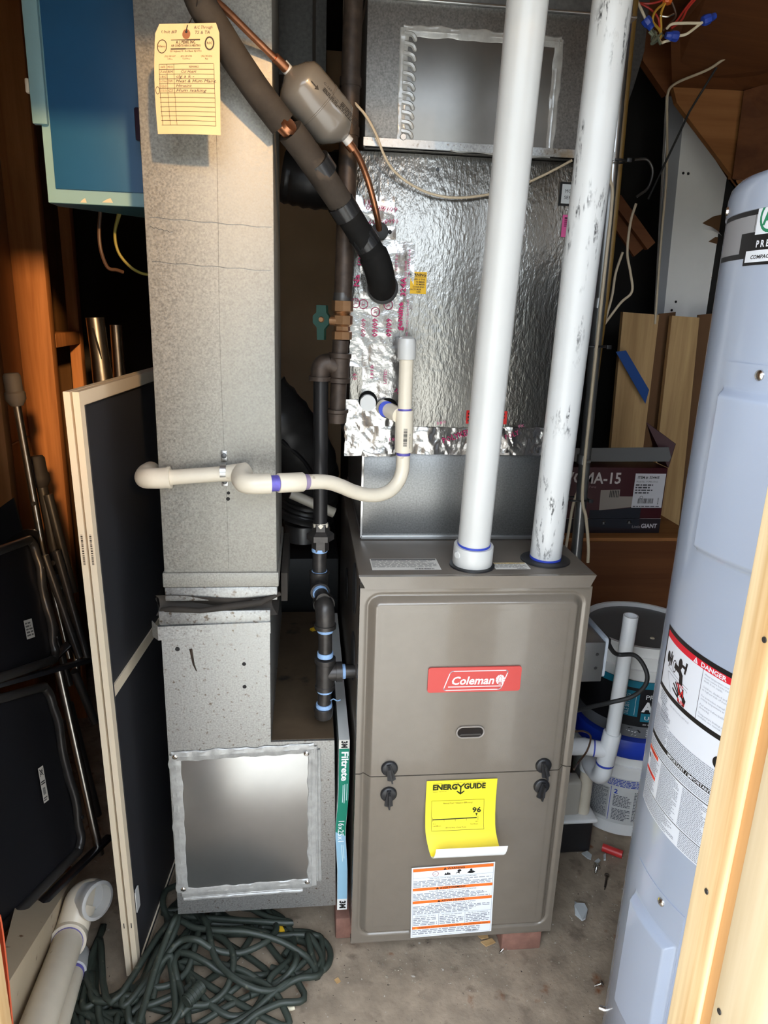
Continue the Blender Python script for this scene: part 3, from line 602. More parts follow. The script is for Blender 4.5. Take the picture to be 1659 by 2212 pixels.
# patch plate and its smeared sealant
PX0, PX1, PZ0, PZ1 = -.350, -.0830, .112, .4460
MB().box(PX0, PX1, DY - .0018, DY + .001, PZ0, PZ1, .0006).build('patch_plate', M['galv_smooth'], ret)
def bead(x0, z0, x1, z1, Y, w, t, seed, name, par, mt):
    rnd = random.Random(seed); L = math.hypot(x1 - x0, z1 - z0); n = max(8, int(L / .007)); dx, dz = (x1 - x0) / L, (z1 - z0) / L; b = MB(); rows = []
    for i in range(n + 1):
        s = i / n; e = .55 + .45 * mnoise.noise(Vector((s * L * 40, seed, 0))); f = .55 + .45 * mnoise.noise(Vector((s * L * 32, seed + 9.1, 0)))
        wa, wb_ = w * (.35 + .65 * e), w * (.35 + .65 * f); bul = t * (.6 + .5 * mnoise.noise(Vector((s * L * 60, seed + 3, 0))))
        c = Vector((x0 + dx * L * s, Y, z0 + dz * L * s)); nv = Vector((-dz, 0, dx))
        rows.append([b.bm.verts.new(c + nv * (k * (wa if k > 0 else wb_)) - Vector((0, h * bul + .0002, 0))) for k, h in ((-1, 0), (-.75, .6), (-.3, .45), (0, 1), (.35, .4), (.75, .7), (1, 0))])
    for i in range(n):
        for k in range(6): b.bm.faces.new((rows[i][k], rows[i + 1][k], rows[i + 1][k + 1], rows[i][k + 1]))
    return b.build(name, mt, par)
for k, (x0, z0, x1, z1, w) in enumerate(((-.358, .438, -.078, .447, .016), (-.351, .108, -.351, .442, .017), (-.353, .106, -.083, .116, .017), (-.0800, .108, -.0815, .452, .014), (-.066, .12, -.070, .445, .008), (-.350, .092, -.10, .098, .008))):
    bead(x0, z0, x1, z1, DY - .0012, w, .0040, 11 + k, 'sealant', ret, M['caulk'])
for x, z in ((-.3515, .4390), (-.0930, .4370), (-.3490, .1180), (-.0900, .120)):
    MB().lathe([(0, .0055), (.002, .0055), (.004, .003)], (x, DY - .003, z), (0, -1, 0), 8).build('screw', M['chrome'], ret)
for x, z, r in ((-.213, .638, .0040), (-.213, .589, .0040), (-.3365, .672, .0045), (-.2335, .978, .0030), (-.2345, .967, .0036), (-.238, 1.005, .002)):
    MB().lathe([(0, r), (.0006, r * .9)], (x, DY - .0002 - (.0 if z > .9 else .0002), z), (0, -1, 0), 10).build('screw_hole', M['void'], ret)
b = MB(); b.tube([(-.312, DY - .0004, .672), (-.308, DY - .0004, .64), (-.303, DY - .0004, .625)], [.003, .002, .001], 5); b.build('rust_run', M['iron_rust'], ret)
# paper air filter pushed between boot and furnace
fil = thing('air_filter', 'cardboard framed air filter, green to pale blue edge, slotted between duct boot and furnace', 'filter', (-.0135, .3, .05))
m = Matrix.Translation((0, 0, 0))
def fx(z): return -.0255 + (z - .05) * -.006 + (-.0055 * math.exp(-((z - .245) / .06) ** 2))
zz = [.0450, .075, .10, .15, .20, .23, .26, .29, .33, .38, .42, .4500, .4680]
b = MB()
L = [[b.bm.verts.new((fx(z) + dx, y, z)) for dx, y in ((0, .043), (.0215, .043), (.0215, .66), (0, .66))] for z in zz]
for i in range(len(zz) - 1):
    for k in range(4): b.bm.faces.new((L[i][k], L[i][(k + 1) % 4], L[i + 1][(k + 1) % 4], L[i + 1][k]))
b.bm.faces.new(L[0]); b.bm.faces.new(L[-1][::-1]); b.build('frame', M['cartonwhite'], fil)
p = Print(lambda u, v, h: Vector((fx(v) + u, .0428 - h, v)), .0003, .014)
for a, c, col in ((.0450, .0735, (232, 232, 228)), (.0735, .2480, (146, 186, 208)), (.2480, .4480, (24, 124, 100)), (.4480, .4680, (214, 210, 200))):
    n = 10
    for i in range(n): p.rect(.0003, a + (c - a) * i / n, .0212, a + (c - a) * (i + 1) / n, col, 0)
p.poly([(.0003, .248), (.0212, .248), (.0212, .237), (.012, .241)], (24, 124, 100), 1)
T = -math.pi / 2
p.text('3M', .0055, .0690, .0125, INK, rot=T, bold=.05, width=.020); p.text('3M', .0055, .4660, .0115, INK, rot=T, bold=.05, width=.016)
p.text('Filtrete', .0060, .4420, .0135, WHITE, rot=T, bold=.03, width=.070); p.text('16x25x1', .0055, .2780, .0120, WHITE, rot=T, width=.055)
for k, (u, a, c) in enumerate(((.0170, .325, .365), (.0125, .318, .364), (.0090, .320, .362), (.0110, .172, .215), (.0145, .180, .214))): p.rect(u, a, u + .0012, c, (206, 226, 226), 1)
p.build('printed_edge', fil)

# ------------------------------------------------------------------ evaporator coil cabinet and supply plenum above the furnace
coil = thing('evaporator_coil_cabinet', 'coil cabinet faced in embossed foil with magenta printed tape, above the furnace', 'cabinet', (.22, .45, .841))
CY = .190
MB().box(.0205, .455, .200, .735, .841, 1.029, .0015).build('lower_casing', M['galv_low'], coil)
b = MB(); b.box(.0190, .456, .196, .202, .8415, .8500, .001); b.box(.0185, .0225, .198, .73, .8415, .850); b.build('base_flange', M['galv_smooth'], coil)
MB().box(.0165, .0205, .1985, .204, .845, 1.028).build('corner_bead', M['chrome'], coil)
b = MB(); b.box(-.0125, .455, CY + .003, .735, 1.027, 1.5745, .0015); b.build('upper_casing', M['galv_dark'], coil)
MB().box(-.0120, .4545, CY, CY + .0035, 1.027, 1.5740, .001).build('foil_facing', M['foilpanel'], coil)
for x, z in ((.0290, 1.5610), (.1400, 1.5500), (.0330, 1.4700), (.345, 1.552)):
    MB().lathe([(0, .0036), (.0015, .0030)], (x, CY, z), (0, -1, 0), 8).build('screw', M['black'], coil)
MB().bar((.0335, CY - .001, 1.470), (.0345, CY - .001, 1.560), .0035, .0014, (0, 1, 0)).build('hanger_strap', M['galv_dark'], coil)
def wr(x, z, amp, sd): return amp * (mnoise.noise(Vector((x * 36, sd, z * 24))) * .8 + (.4 - abs(mnoise.noise(Vector((x * 70 + z * 30, sd + 4, z * 42))))) * .8)
MAG, MAG2 = (178, 36, 92), (198, 92, 132)
def tape(x0, x1, z0, z1, Y, amp, sd, skew=0.0, wrap=False):
    def f(u, v):
        e = (1 - .0)
        x = x0 + (x1 - x0) * u + skew * v + (.0025 * mnoise.noise(Vector((v * 9, sd, 0))) if u in (0, 1) else 0); z = z0 + (z1 - z0) * v + (.0025 * mnoise.noise(Vector((u * 9, sd + 2, 0))) if v in (0, 1) else 0)
        return Vector((x, Y - .0006 - max(0, wr(x, z, amp, sd)) * e, z))
    b = MB(); b.grid(max(6, int((x1 - x0) / .0035)), max(6, int((z1 - z0) / .0035)), f)
    return b.build('foil_tape', M['tape'], coil, ang=25)
def tprint(Y, amp, sd): return Print(lambda u, v, h: Vector((u, Y - .0011 - h - max(0, wr(u, v, amp, sd)), v)), .0003)
TP = [(.004, .105, 1.305, 1.425, .0026, 2), (-.0135, .082, 1.195, 1.315, .0016, 3), (.012, .085, 1.100, 1.205, .0012, 4), (-.0085, .064, 1.440, 1.500, .0030, 5),
      (-.0200, .090, 1.020, 1.132, .0042, 6), (-.0155, .420, 1.0255, 1.0800, .0040, 7), (.255, .42, 1.030, 1.083, .0060, 8)]
for k, t_ in enumerate(TP): tape(t_[0], t_[1], t_[2], t_[3], CY - .0004 * (k % 3), t_[4], t_[5])
V_ = math.pi / 2
p = Print(lambda u, v, h: Vector((u, CY - .0056 - h * 1.0, v)), .0002)
def mk(s, px, py, size, rot, col=MAG, w=None, b=.0):
    q = aY(px, py, CY - .0045); p.text(s, q.x, q.z, size, col, rot=rot, width=w, bold=b, res=1)
mk('09/09', 815, 728, .0100, V_, w=.034, b=.02); mk('09/09', 845, 728, .0100, V_, w=.034, b=.02); mk('09/09', 789, 728, .0085, V_, w=.034)
for px, py in ((811, 674), (839, 659), (785, 657), (768, 655)):
    q = aY(px, py, CY - .0045); p.ring(q.x, q.z, .0082, .0012, MAG); p.text('UL', q.x - .003, q.z + .005, .0060, MAG, rot=-V_, width=.009, res=1)
mk('324A', 876, 640, .0100, V_, w=.034, b=.02); mk('COLD WEATHER', 878, 600, .0040, V_, w=.030); mk('genuine', 868, 714, .0105, V_, w=.052, b=.03); mk('FOIL TAPE UL181A-P', 880, 735, .0042, V_, MAG2, .075)
mk('Na', 776, 620, .0110, V_, w=.022, b=.02); mk('inu', 780, 575, .0100, V_, w=.026); mk('LISTED', 858, 585, .004, V_, MAG2, .03); mk('UL 181B-FX', 885, 600, .004, V_, MAG2, .05)
mk('181B', 806, 820, .0060, V_, MAG2, .028); mk('LISTED', 835, 830, .0060, V_, MAG2, .028)
mk('09', 771, 822, .009, V_, w=.014); mk('03/09', 790, 454, .0090, 0, w=.034); mk('09/09', 816, 456, .0085, 0, w=.036); mk('60/60', 795, 484, .0080, 0, w=.034); mk('0090', 832, 482, .0080, 0, w=.024); mk('UL', 785, 446, .012, 0, w=.016)
mk('POLYKEN', 957, 958, .0115, .35, w=.062, b=.01); mk('380', 942, 918, .006, .2, MAG2, .02); mk('POLY', 1092, 950, .0105, .4, w=.03); mk('181', 838, 952, .0065, 0, MAG2, .018); mk('UL', 815, 893, .007, .5, w=.016)
mk('324', 850, 845, .008, -.5, w=.02); mk('FX', 1120, 925, .006, .3, MAG2, .012)
p.build('tape_lettering', coil)['kind'] = 'stuff'
def sticker(par, name, x0, z0, x1, z1, Y, bg, fn):
    p = Print(plane_map((x0, Y, z0), (1, 0, 0), (0, 0, 1)), .0003); p.rect(0, 0, x1 - x0, z1 - z0, bg); fn(p, x1 - x0, z1 - z0); return p.build(name, par)
q0, q1 = aY(885, 634, CY), aY(922, 588, CY)
def f_(p, w, h):
    p.text('WARNING', w * .95, h * .80, h * .13, INK, align='r', bold=.03, width=w * 1.10); p.line([(w * .02, h * .77), (w * .95, h * .77)], .0006, INK)
    for k, s in enumerate(('USED IS THE', 'NUMBER', 'NUMBER', 'CONDENS-', 'FACTURER', 'USED.')): p.text(s, w * (.9 if k < 4 else .7), h * (.62 - .115 * k), h * .075, INK, align='r', bold=.02, width=w * (.75 if k in (0, 3, 4) else .55 if k < 5 else .3), res=1)
sticker(coil, 'warning_sticker', q0.x, q0.z, q1.x, q1.z, CY - .0006, (214, 168, 30), f_)
q0, q1 = aY(1206, 444, CY), aY(1310, 398, CY)
def f_(p, w, h):
    p.rect(.004, .004, w - .004, h - .004, (206, 210, 210), 1); p.text('MODEL NO.', .010, h * .55, .0060, INK, width=.044); p.text('SERIAL NO.', .009, h * .28, .0060, INK, width=.046)
sticker(coil, 'rating_plate', q0.x, q0.z, q1.x, q1.z, CY - .0006, (22, 22, 22), f_)
q0, q1 = aY(1211, 512, CY), aY(1262, 466, CY)
def f_(p, w, h):
    p.rect(.004, h - .007, w - .004, h - .0045, INK, 1); p.fine(.004, h * .45, w - .004, h * .80, 4, (140, 40, 90)); p.text('PASS', .010, h * .12, .0075, INK, width=.026)
sticker(coil, 'inspection_sticker', q0.x, q0.z, q1.x, q1.z, CY - .0006, (222, 92, 152), f_)
q0, q1 = aY(1006, 915, CY), aY(1096, 888, CY)
sticker(coil, 'red_sticker', q0.x, q0.z, q1.x, q1.z, CY - .0006, (206, 40, 36), lambda p, w, h: p.fine(.003, .003, w - .003, h - .003, 3, (60, 10, 10)))

plen = thing('supply_plenum', 'dull sheet metal supply plenum with sealed patch plate on top of coil cabinet', 'duct', (.22, .45, 1.576))
PYY = .165
MB().box(.0040, .458, PYY, .735, 1.5765, 1.800, .0015).build('plenum_body', mat('shaded_galvanised', (0.20, 0.195, 0.185, 1), 0.5, 0.66, 0.3, 330), plen)  # galvanised copy with the shade put into its darker colour
b = MB(); b.prism([(.002, PYY - .004, 1.5765), (.002, PYY - .004, 1.5900), (.002, PYY + .01, 1.5900), (.002, PYY + .01, 1.5765)], (.457, 0, 0)); b.build('bottom_flange', M['galv_dirty'], plen)
MB().box(.001, .470, PYY - .006, .74, 1.800, 1.8035, .001).build('top_seam', M['galv_smooth'], plen)
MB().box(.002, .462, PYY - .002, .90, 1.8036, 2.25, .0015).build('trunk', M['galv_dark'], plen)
MB().lathe([(0, .0065), (.002, .006), (.003, .003)], (.018, PYY - .002, 1.832), (0, -1, 0), 12).build('rivet', M['galv'], plen)
xa, xb, za, zb = aY(868, 300, PYY).x, aY(1195, 200, PYY).x, aY(950, 318, PYY).z, aY(950, 66, PYY).z
MB().box(xa, xb, PYY - .0018, PYY + .001, za, zb, .0005).build('patch_plate', mat('dull_patch_plate', (0.24, 0.235, 0.225, 1), 0.40, 0.85, 0.1, 12), plen)
for k, (x0, z0, x1, z1, w) in enumerate(((xa - .004, zb - .004, xb + .006, zb - .004, .013), (xa - .002, za, xa - .002, zb, .011), (xa - .006, za + .002, xb + .004, za - .002, .009), (xb + .002, za, xb + .002, zb, .012))):
    bead(x0, z0, x1, z1, PYY - .0012, w, .0034, 41 + k, 'sealant', plen, M['caulk'])
b = MB()
for k in range(11):
    z = za + .012 + (zb - za - .03) * k / 10; b.tube(catmull([(xa - .002, PYY - .002, z + .010), (xa + .012, PYY - .004, z + .007), (xa + .018, PYY - .003, z - .002)], 4), [.004] * 8 + [.002], 6)
b.build('sealant_fold', M['caulk'], plen)
MB().lathe([(0, .006), (.003, .005)], (xa + .002, PYY - .003, za + .012), (0, -1, 0), 8).build('screw', M['galv_dirty'], plen)

# ------------------------------------------------------------------ the two white vent pipes
def pvc_el(par, name, a, b_, c, r, mt, seg=16, lip=.0022):        # elbow fitting from a through corner b to c, with socket lips
    a, b_, c = Vector(a), Vector(b_), Vector(c); d1, d2 = (b_ - a), (c - b_); l = min(d1.length, d2.length, 2.2 * r) ; u1, u2 = d1.normalized(), d2.normalized()
    pts = [a] + [b_ - u1 * l * (1 - t) ** 1 * (1 - t) + u2 * l * t * t for t in [i / 8 for i in range(9)]] + [c]
    return MB().tube(pts, [r] * len(pts), seg).build(name, mt, par)
v1 = thing('vent_pipe', 'left white plastic vent pipe standing in a white coupling on the furnace top', 'pipe', (.219, .044, .845))
MB().tube([(.219, .0440, .850), (.219, -.064, 1.93)], .0302, 36).build('pipe', M['pvc'], v1)
MB().lathe([(0, .0372), (.002, .0378), (.036, .0375), (.038, .0365), (.038, .0305)], (.219, .0440, .846), (0, -.1, 1), 40).build('coupling', M['pvc'], v1)
MB().lathe([(0, .0312), (.004, .0309)], (.219, .0402, .8835), (0, -.1, 1), 36).build('cement_ring', M['bluecement'], v1)
MB().lathe([(0, .0075), (.002, .006)], (.1855, .0250, .868), (-.8, -.6, 0), 12).build('coupling_mark', M['pvc'], v1)
v2 = thing('vent_pipe', 'right white plastic vent pipe with black scuff marks, entering a round hole in furnace top', 'pipe', (.372, .072, .845))
MB().tube([(.372, .0720, .8455), (.3605, -.012, 1.93)], .0302, 36).build('pipe', M['pvc_scuff'], v2)
b = MB(); b.lathe([(0, .0306), (.004, .0305), (.005, .0303)], (.372, .0719, .8458), (-.01, -.077, 1), 36); b.build('cement_ring', M['bluecement'], v2)

# ------------------------------------------------------------------ condensate drain with its trap
dr = thing('condensate_drain', 'cream plastic condensate drain pipe with trap running across the duct', 'pipe', (-.1, .05, 1.0))
R_ = .0134
VY = .135
def vy(px, py): return aY(px, py, VY)
MB().tube([vy(878, 772), vy(874, 890)], R_, 24).build('pipe', M['pvc_cream'], dr)
c0, c1 = vy(878.5, 776), vy(879, 727); ax = (c1 - c0); Lc = ax.length
MB().lathe([(0, .0168), (.001, .0172), (Lc * .80, .0168), (Lc * .92, .0150), (Lc, .0090)], c0, ax, 28).build('cap', M['pvc'], dr)
MB().lathe([(0, .0137), (.005, .0137)], vy(873.8, 888), (0, 0, 1), 24).build('primer_ring', M['primer'], dr)
t0_, t1_ = vy(872, 976), vy(873.5, 886); tee = MB().tube([t0_, t0_ + (t1_ - t0_) * .02, t0_ + (t1_ - t0_) * .98, t1_], [.0168, .0174, .0174, .0168], 28).build('tee', M['pvc_cream'], dr)
MB().tube([vy(862, 897), aY(826, 879, CY - .004)], .0150, 20).build('tee_branch', M['pvc_cream'], dr)
MB().tube([aY(835, 884, CY - .030), aY(834, 883.5, CY - .026)], .0155, 20).build('primer_ring', M['bluecement'], dr)
MB().lathe([(0, .0137), (.005, .0137)], vy(871, 983), (0, 0, 1), 24).build('primer_ring', M['primer'], dr)
p = Print(lambda u, v, h: Vector((t0_.x + (.0174 + h) * math.sin(u / .0174), VY - (.0174 + h) * math.cos(u / .0174), t0_.z + v)), .0003, .003)
p.bars(-.004, .014, .003, .048, INK, 5, 2, True); p.text('PVC D2665 PR 480', .010, .010, .0025, (90, 90, 90), rot=V_, res=1); p.build('printed_marks', dr)
PO = [vy(871, 975), vy(870.5, 998), aY(868, 1020, .132), aY(859, 1042, .126), aY(842, 1060, .116), aY(818, 1069, .104), aY(792, 1069, .090), aY(764, 1062, .074), aY(738, 1051, .058), aY(714, 1043, .044), aY(690, 1040.5, .030), aY(650, 1041.5, .012)]
MB().tube(catmull(PO, 6), R_, 22).build('trap', M['pvc_cream'], dr)
k0, k1 = aY(655, 1041, .013), aY(600, 1043.5, -.006); MB().tube([k0, k0 + (k1 - k0) * .03, k0 + (k1 - k0) * .97, k1], [.0162, .0170, .0170, .0162], 26).build('coupling', M['pvc_cream'], dr)
n0, n1 = aY(602, 1043.5, -.005), aY(572, 1045, -.012); MB().tube([n0, n1], .0140, 22).build('primer_ring', M['primer'], dr)
m0, m1 = aY(664, 1041, .017), aY(653, 1041, .012); MB().tube([m0, m1], .0137, 22).build('primer_ring', mat('pale_primer', S(150, 132, 160), .45), dr)
e0, eb, e1 = aY(584, 1044.5, -.009), aY(517, 1046, -.016), aY(524, 1020, .0330)
pts = [e0, aY(556, 1045.5, -.0135)] + [aY(556, 1045.5, -.0135).lerp(eb, 2 * t * (1 - t) + t * t * .75).lerp(e1, t * t * .45) for t in (.25, .5, .75)] + [e1.lerp(eb, .45), e1]
MB().tube(catmull(pts, 4), .0176, 24).build('elbow', M['pvc_cream'], dr)
MB().tube([aY(532, 1021, .030), aY(522, 1023, .0345)], .0184, 22).build('socket_lip', M['pvc_cream'], dr)
WY = DY - .0150
MB().tube([aY(533, 1019.5, WY), aY(470, 1024, WY), aY(345, 1033, WY)], [.0170, R_, R_], 24).build('pipe', M['pvc_cream'], dr)
pe = [aY(367, 1031.5, WY), aY(345, 1033, WY), aY(326, 1033, WY + .002), aY(314, 1032, WY + .016), aY(317, 1024, WY + .042), aY(326, 1018, WY + .075)]
MB().tube(catmull(pe, 5), .0182, 24).build('elbow', M['pvc_cream'], dr)
MB().tube([aY(369, 1031.4, WY), aY(363, 1031.8, WY)], .0193, 24).build('socket_lip', M['pvc_cream'], dr)
# pipe strap screwed to the duct
s0 = aY(483, 1018, WY); st = MB(); n = 14
st.grid(n, 1, lambda u, v: Vector((s0.x - .005 + .010 * v, s0.y - .0146 * math.sin(math.pi * u), s0.z + .0150 * math.cos(math.pi * u))), (0, -.0012, 0))
st.box(s0.x - .0055, s0.x + .0055, DY - .0022, DY - .0002, s0.z + .014, s0.z + .034, .001); st.box(s0.x - .0055, s0.x + .0055, DY - .0022, DY - .0002, s0.z - .030, s0.z - .013, .001)
st.build('pipe_strap', M['galv_smooth'], dr)
for dz in (.025, -.022): MB().lathe([(0, .0048), (.002, .0045), (.003, .002)], (s0.x, DY - .0022, s0.z + dz), (0, -1, 0), 8).build('screw', M['galv_dark'], dr)
# spare drain port, capped
sp = thing('drain_port', 'short white capped drain stub through foil tape on the coil cabinet', 'pipe stub', aY(795, 872, CY))
q = aY(795, 871, CY - .045); MB().tube([q, Vector((q.x + .002, CY - .003, q.z - .002))], .0150, 26).build('stub', M['pvc'], sp)
MB().lathe([(0, .0185), (.008, .0172), (.010, .0155)], (q.x + .003, CY - .004, q.z), (0, -1, 0), 20).build('collar', M['foam'], sp)
MB().lathe([(0, .0200), (.006, .0180), (.008, .0152)], aY(838, 882, CY - .004), (0, -1, 0), 20).build('collar', M['foam'], sp)

# ------------------------------------------------------------------ refrigerant lines
sl = thing('suction_line', 'thick suction line in black foam with bands of tape, sloping into coil cabinet', 'pipe', aY(700, 380, .06))
A0, A1 = aY(372, -60, -.150), aY(613, 262, .020)
def run(name, P, r, m, seg=20, n=5): return MB().tube(catmull(P, n), r, seg).build(name, m, sl)
run('insulation', [aY(418, -40, -.045), aY(436, 10, -.035), aY(470, 65, -.022), aY(506, 123, -.012), aY(555, 195, .004), aY(610, 268, .020)], .0212, M['foam_brown'])
MB().tube([aY(600, 258, .018), aY(636, 298, .030)], .0120, 14).build('copper_pipe', M['copper'], sl)
run('insulation', [aY(627, 283, .026), aY(655, 320, .040), aY(698, 382, .062), aY(737, 440, .084)], [.0218] * 16, M['foam_brown'])
run('insulation', [aY(734, 436, .083), aY(759, 474, .096), aY(790, 524, .115)], .0222, M['foam'])
for a, c, y0, y1 in (((681, 348), (700, 376), .052, .064), ((735, 438), (752, 466), .084, .094), ((778, 504), (796, 531), .110, .119)):
    MB().tube([aY(*a, y0), aY(*c, y1)], .0242 if y0 < .08 else .0240, 20).build('tape_band', M['vinyl'], sl)
run('insulated_elbow', [aY(793, 528, .117), aY(806, 550, .125), aY(817, 578, .134), aY(823, 604, .150), aY(825, 621, .186)], [.0228] * 5 + [.0262] * 15 + [.0262], M['foam'], 22)
MB().lathe([(0, .0300), (.010, .0290), (.012, .026)], aY(826, 622, CY - .001), (0, -1, 0), 24).build('grommet', M['rubber'], sl)
MB().lathe([(0, .0140), (.006, .0120), (.007, .006)], aY(622, 273, .008), Vector((.5, -.5, .4)), 14).build('copper_bead', M['copper'], sl)

ll = thing('liquid_line', 'thin copper liquid line carrying a grey filter drier canister', 'pipe', aY(685, 225, .08))
def lrun(name, P, r, m, n=6): return MB().tube(catmull(P, n), r, 14).build(name, m, ll)
lrun('copper_pipe', [aY(425, -30, -.060), aY(480, 14, -.020), aY(545, 78, .020), aY(600, 132, .050), aY(622, 152, .060)], .0052, M['copper'])
lrun('solder_sleeve', [aY(594, 124, .046), aY(618, 148, .058)], .0074, M['copper'])
lrun('copper_pipe', [aY(742, 298, .100), aY(756, 312, .106), aY(774, 338, .120), aY(792, 382, .140), aY(806, 430, .152), aY(815, 470, .165), aY(819, 496, .182)], .0056, M['copper'])
lrun('solder_sleeve', [aY(744, 300, .101), aY(762, 322, .110)], .0078, M['copper'])
g0, g1 = aY(623, 153, .062), aY(746, 297, .098); ax = g1 - g0; L = ax.length
dcan = MB().lathe([(0, .0100), (.004, .016), (.010, .029), (.018, .0388), (.026, .0410), (L * .50, .0410), (L * .505, .0417), (L * .52, .0417), (L * .525, .0410), (L - .030, .0410), (L - .022, .0385), (L - .008, .021), (L, .0095)], g0, ax, 40).build('filter_drier', M['drier'], ll)
for a, c in ((-.012, .004), (L - .003, L + .010)): MB().lathe([(a, .0085), (c, .0085)], g0, ax, 16).build('end_fitting', M['pvc'], ll)
u_ = ax.normalized(); tocam = (CAM - (g0 + ax * .5)); tocam = (tocam - u_ * tocam.dot(u_)).normalized(); side = u_.cross(tocam)
def cyl_l(a, v, h):           # a along the axis, v round the can
    th = v / .0410; return g0 + u_ * a + (tocam * math.cos(th) + side * -math.sin(th)) * (.0411 + h)
p = Print(cyl_l, .0003, .006); DK = (44, 40, 36)
p.line([(.030, .016), (.040, .016)], .0018, DK); p.poly([(.040, .012), (.046, .016), (.040, .020)], DK)
p.text('C-163-S', .045, .030, .0042, DK, rot=0, width=.022, res=1); p.ring(.054, .023, .0028, .0006, DK); p.text('LIQUID LINE', .066, .028, .0028, DK, width=.024, res=1)
p.fine(.050, .020, .088, .027, 3, DK, 3, wl=.006); p.fine(.084, .022, .122, .036, 5, DK, 4, wl=.006); p.text('US', .118, .020, .0035, DK, res=1)
p.build('printed_label', dcan)
MB().lathe([(0, .0165), (.008, .0150), (.010, .0085)], aY(820, 500, CY - .001), (0, -1, 0), 18).build('grommet', M['rubber'], ll)
b = MB(); q = aY(842, 501, CY - .0005); b.box(q.x - .012, q.x + .012, CY - .0012, CY - .0002, q.z - .013, q.z + .010, .0004); b.build('mounting_plate', M['tape'], ll)
MB().lathe([(0, .004), (.001, .003)], (q.x, CY - .0014, q.z), (0, -1, 0), 8).build('plate_hole', M['void'], ll)

# thermostat wire drooping across the coil cabinet
tw = MB(); tw.tube(catmull([aY(766, 222, .150), aY(790, 250, .150), aY(812, 290, .150), aY(830, 336, .155), aY(850, 368, .165), aY(884, 396, .172), aY(930, 418, .176), aY(985, 427, .178), aY(1055, 420, .178), aY(1120, 402, .178), aY(1175, 378, .178), aY(1236, 346, .160)], 8), .0023, 8)
tag(tw.build('thermostat_wire', M['cable']), 'thin cream wire sagging across the foil face of coil cabinet', 'wire')

# ------------------------------------------------------------------ gas pipe
gp = thing('gas_pipe', 'black iron gas pipe with brass valve and green lever between duct and furnace', 'pipe', (-.045, .17, .47))
GY = .170
def G(px, py, y=GY): return aY(px, py, y)
def gt(name, a, c, r, m=None, seg=18): return MB().tube([a, c], r, seg).build(name, m or M['iron'], gp)
gt('pipe', G(765, -40, .163), G(741, 652, .161), .0165, M['iron_rust'])
for py in (178, 285): 
    q = G(765 - 24 * (py + 40) / 692, py, .163); MB().lathe([(-.007, .0185), (.007, .0185)], q, (0, 0, 1), 18).build('pipe_joint', M['iron_rust'], gp)
MB().lathe([(0, .0168), (.003, .0178), (.009, .0168), (.016, .0165)], G(740, 652, .161), (0, 0, 1), 20).build('thread', M['alu_dark'], gp)
va, vb = G(738, 733, .161), G(740, 650, .161); ax = vb - va; L = ax.length
MB().lathe([(0, .0190), (.014, .0190), (.016, .0155), (L * .34, .0150), (L * .40, .0195), (L * .62, .0195), (L * .68, .0150), (L - .020, .0160), (L - .018, .0200), (L, .0200)], va, ax, 8).build('gas_valve', M['brass'], gp)
hc = va + ax * .48; MB().tube([hc, hc + Vector((-.034, -.016, .0))], .0085, 14).build('valve_stem', M['brass'], gp)
hl = hc + Vector((-.036, -.018, 0)); hm = MB()
hm.prism([hl + Vector((x * .9, -x * -.3, z)) for x, z in ((-.009, .027), (.010, .027), (.011, .014), (.016, .008), (.016, -.006), (.007, -.015), (.007, -.034), (-.007, -.034), (-.008, -.012), (-.016, -.004), (-.016, .008), (-.009, .014))], (-.004, -.010, 0))
hm.build('valve_lever', M['green'], gp); MB().lathe([(0, .0055), (.003, .004)], hl + Vector((-.003, -.012, .002)), (-.3, -1, 0), 10).build('lever_nut', M['brass'], gp)
gt('pipe', G(736, 735, .161), G(734, 765, .161), .0150, M['iron_rust'])
ta, tb = G(732, 826, .161), G(735, 763, .161); ax = tb - ta; L = ax.length
MB().lathe([(0, .0215), (.008, .0215), (.010, .0190), (L - .010, .0190), (L - .008, .0215), (L, .0215)], ta, ax, 20).build('tee', M['iron_rust'], gp)
gt('tee_outlet', ta + ax * .5, G(708, 785, .158), .0175, M['iron_rust'])
MB().tube(catmull([G(712, 785, .158), G(700, 787, .157), G(693, 797, .156), G(692, 815, .156)], 5), .0185, 18).build('elbow', M['iron_rust'], gp)
MB().lathe([(0, .0215), (.008, .0215)], G(692, 822, .156), (0, 0, 1), 18).build('elbow_rim', M['iron_rust'], gp)
gt('drip_leg', G(732, 828, .161), G(729, 895, .161), .0150, M['iron_rust'])
MB().lathe([(0, .0175), (.018, .0190), (.020, .0215), (.026, .0215)], G(728, 913, .161), (0, 0, 1), 18).build('cap', M['iron_rust'], gp)
gt('pipe', G(693, 822, .156), G(692, 1136, .156), .0140, mat('black_pipe', (.022, .021, .022, 1), .32, .5))
MB().lathe([(0, .0150), (.006, .0155), (.009, .0140)], G(692.5, 1138, .156), (0, 0, 1), 16).build('joint_compound', M['pvc_cream'], gp)
ua, ub = G(692, 1180, .156), G(692.5, 1130, .156); ax = ub - ua; L = ax.length
MB().lathe([(-.008, .0175), (L * .30, .0175), (L * .31, .0275), (L * .55, .0275), (L * .62, .0230), (L * .70, .0175), (L, .0165)], ua, ax, 6).build('union', M['iron'], gp, ang=20)
def ring(px, py, y=.156, r=.0158, h=.007):
    MB().lathe([(0, r), (h * .5, r * 1.04), (h, r)], G(px, py, y), (0, 0, 1), 18).build('thread_tape', M['bluetape'], gp)
gt('nipple', G(690.5, 1180, .156), G(690, 1240, .156), .0140); ring(690.5, 1191); ring(690, 1240)
MB().lathe([(0, .0175), (.004, .0185), (.024, .0190), (.028, .0205), (.034, .0205)], G(689.5, 1267, .156), (0, 0, 1), 20).build('elbow_socket', M['iron'], gp)
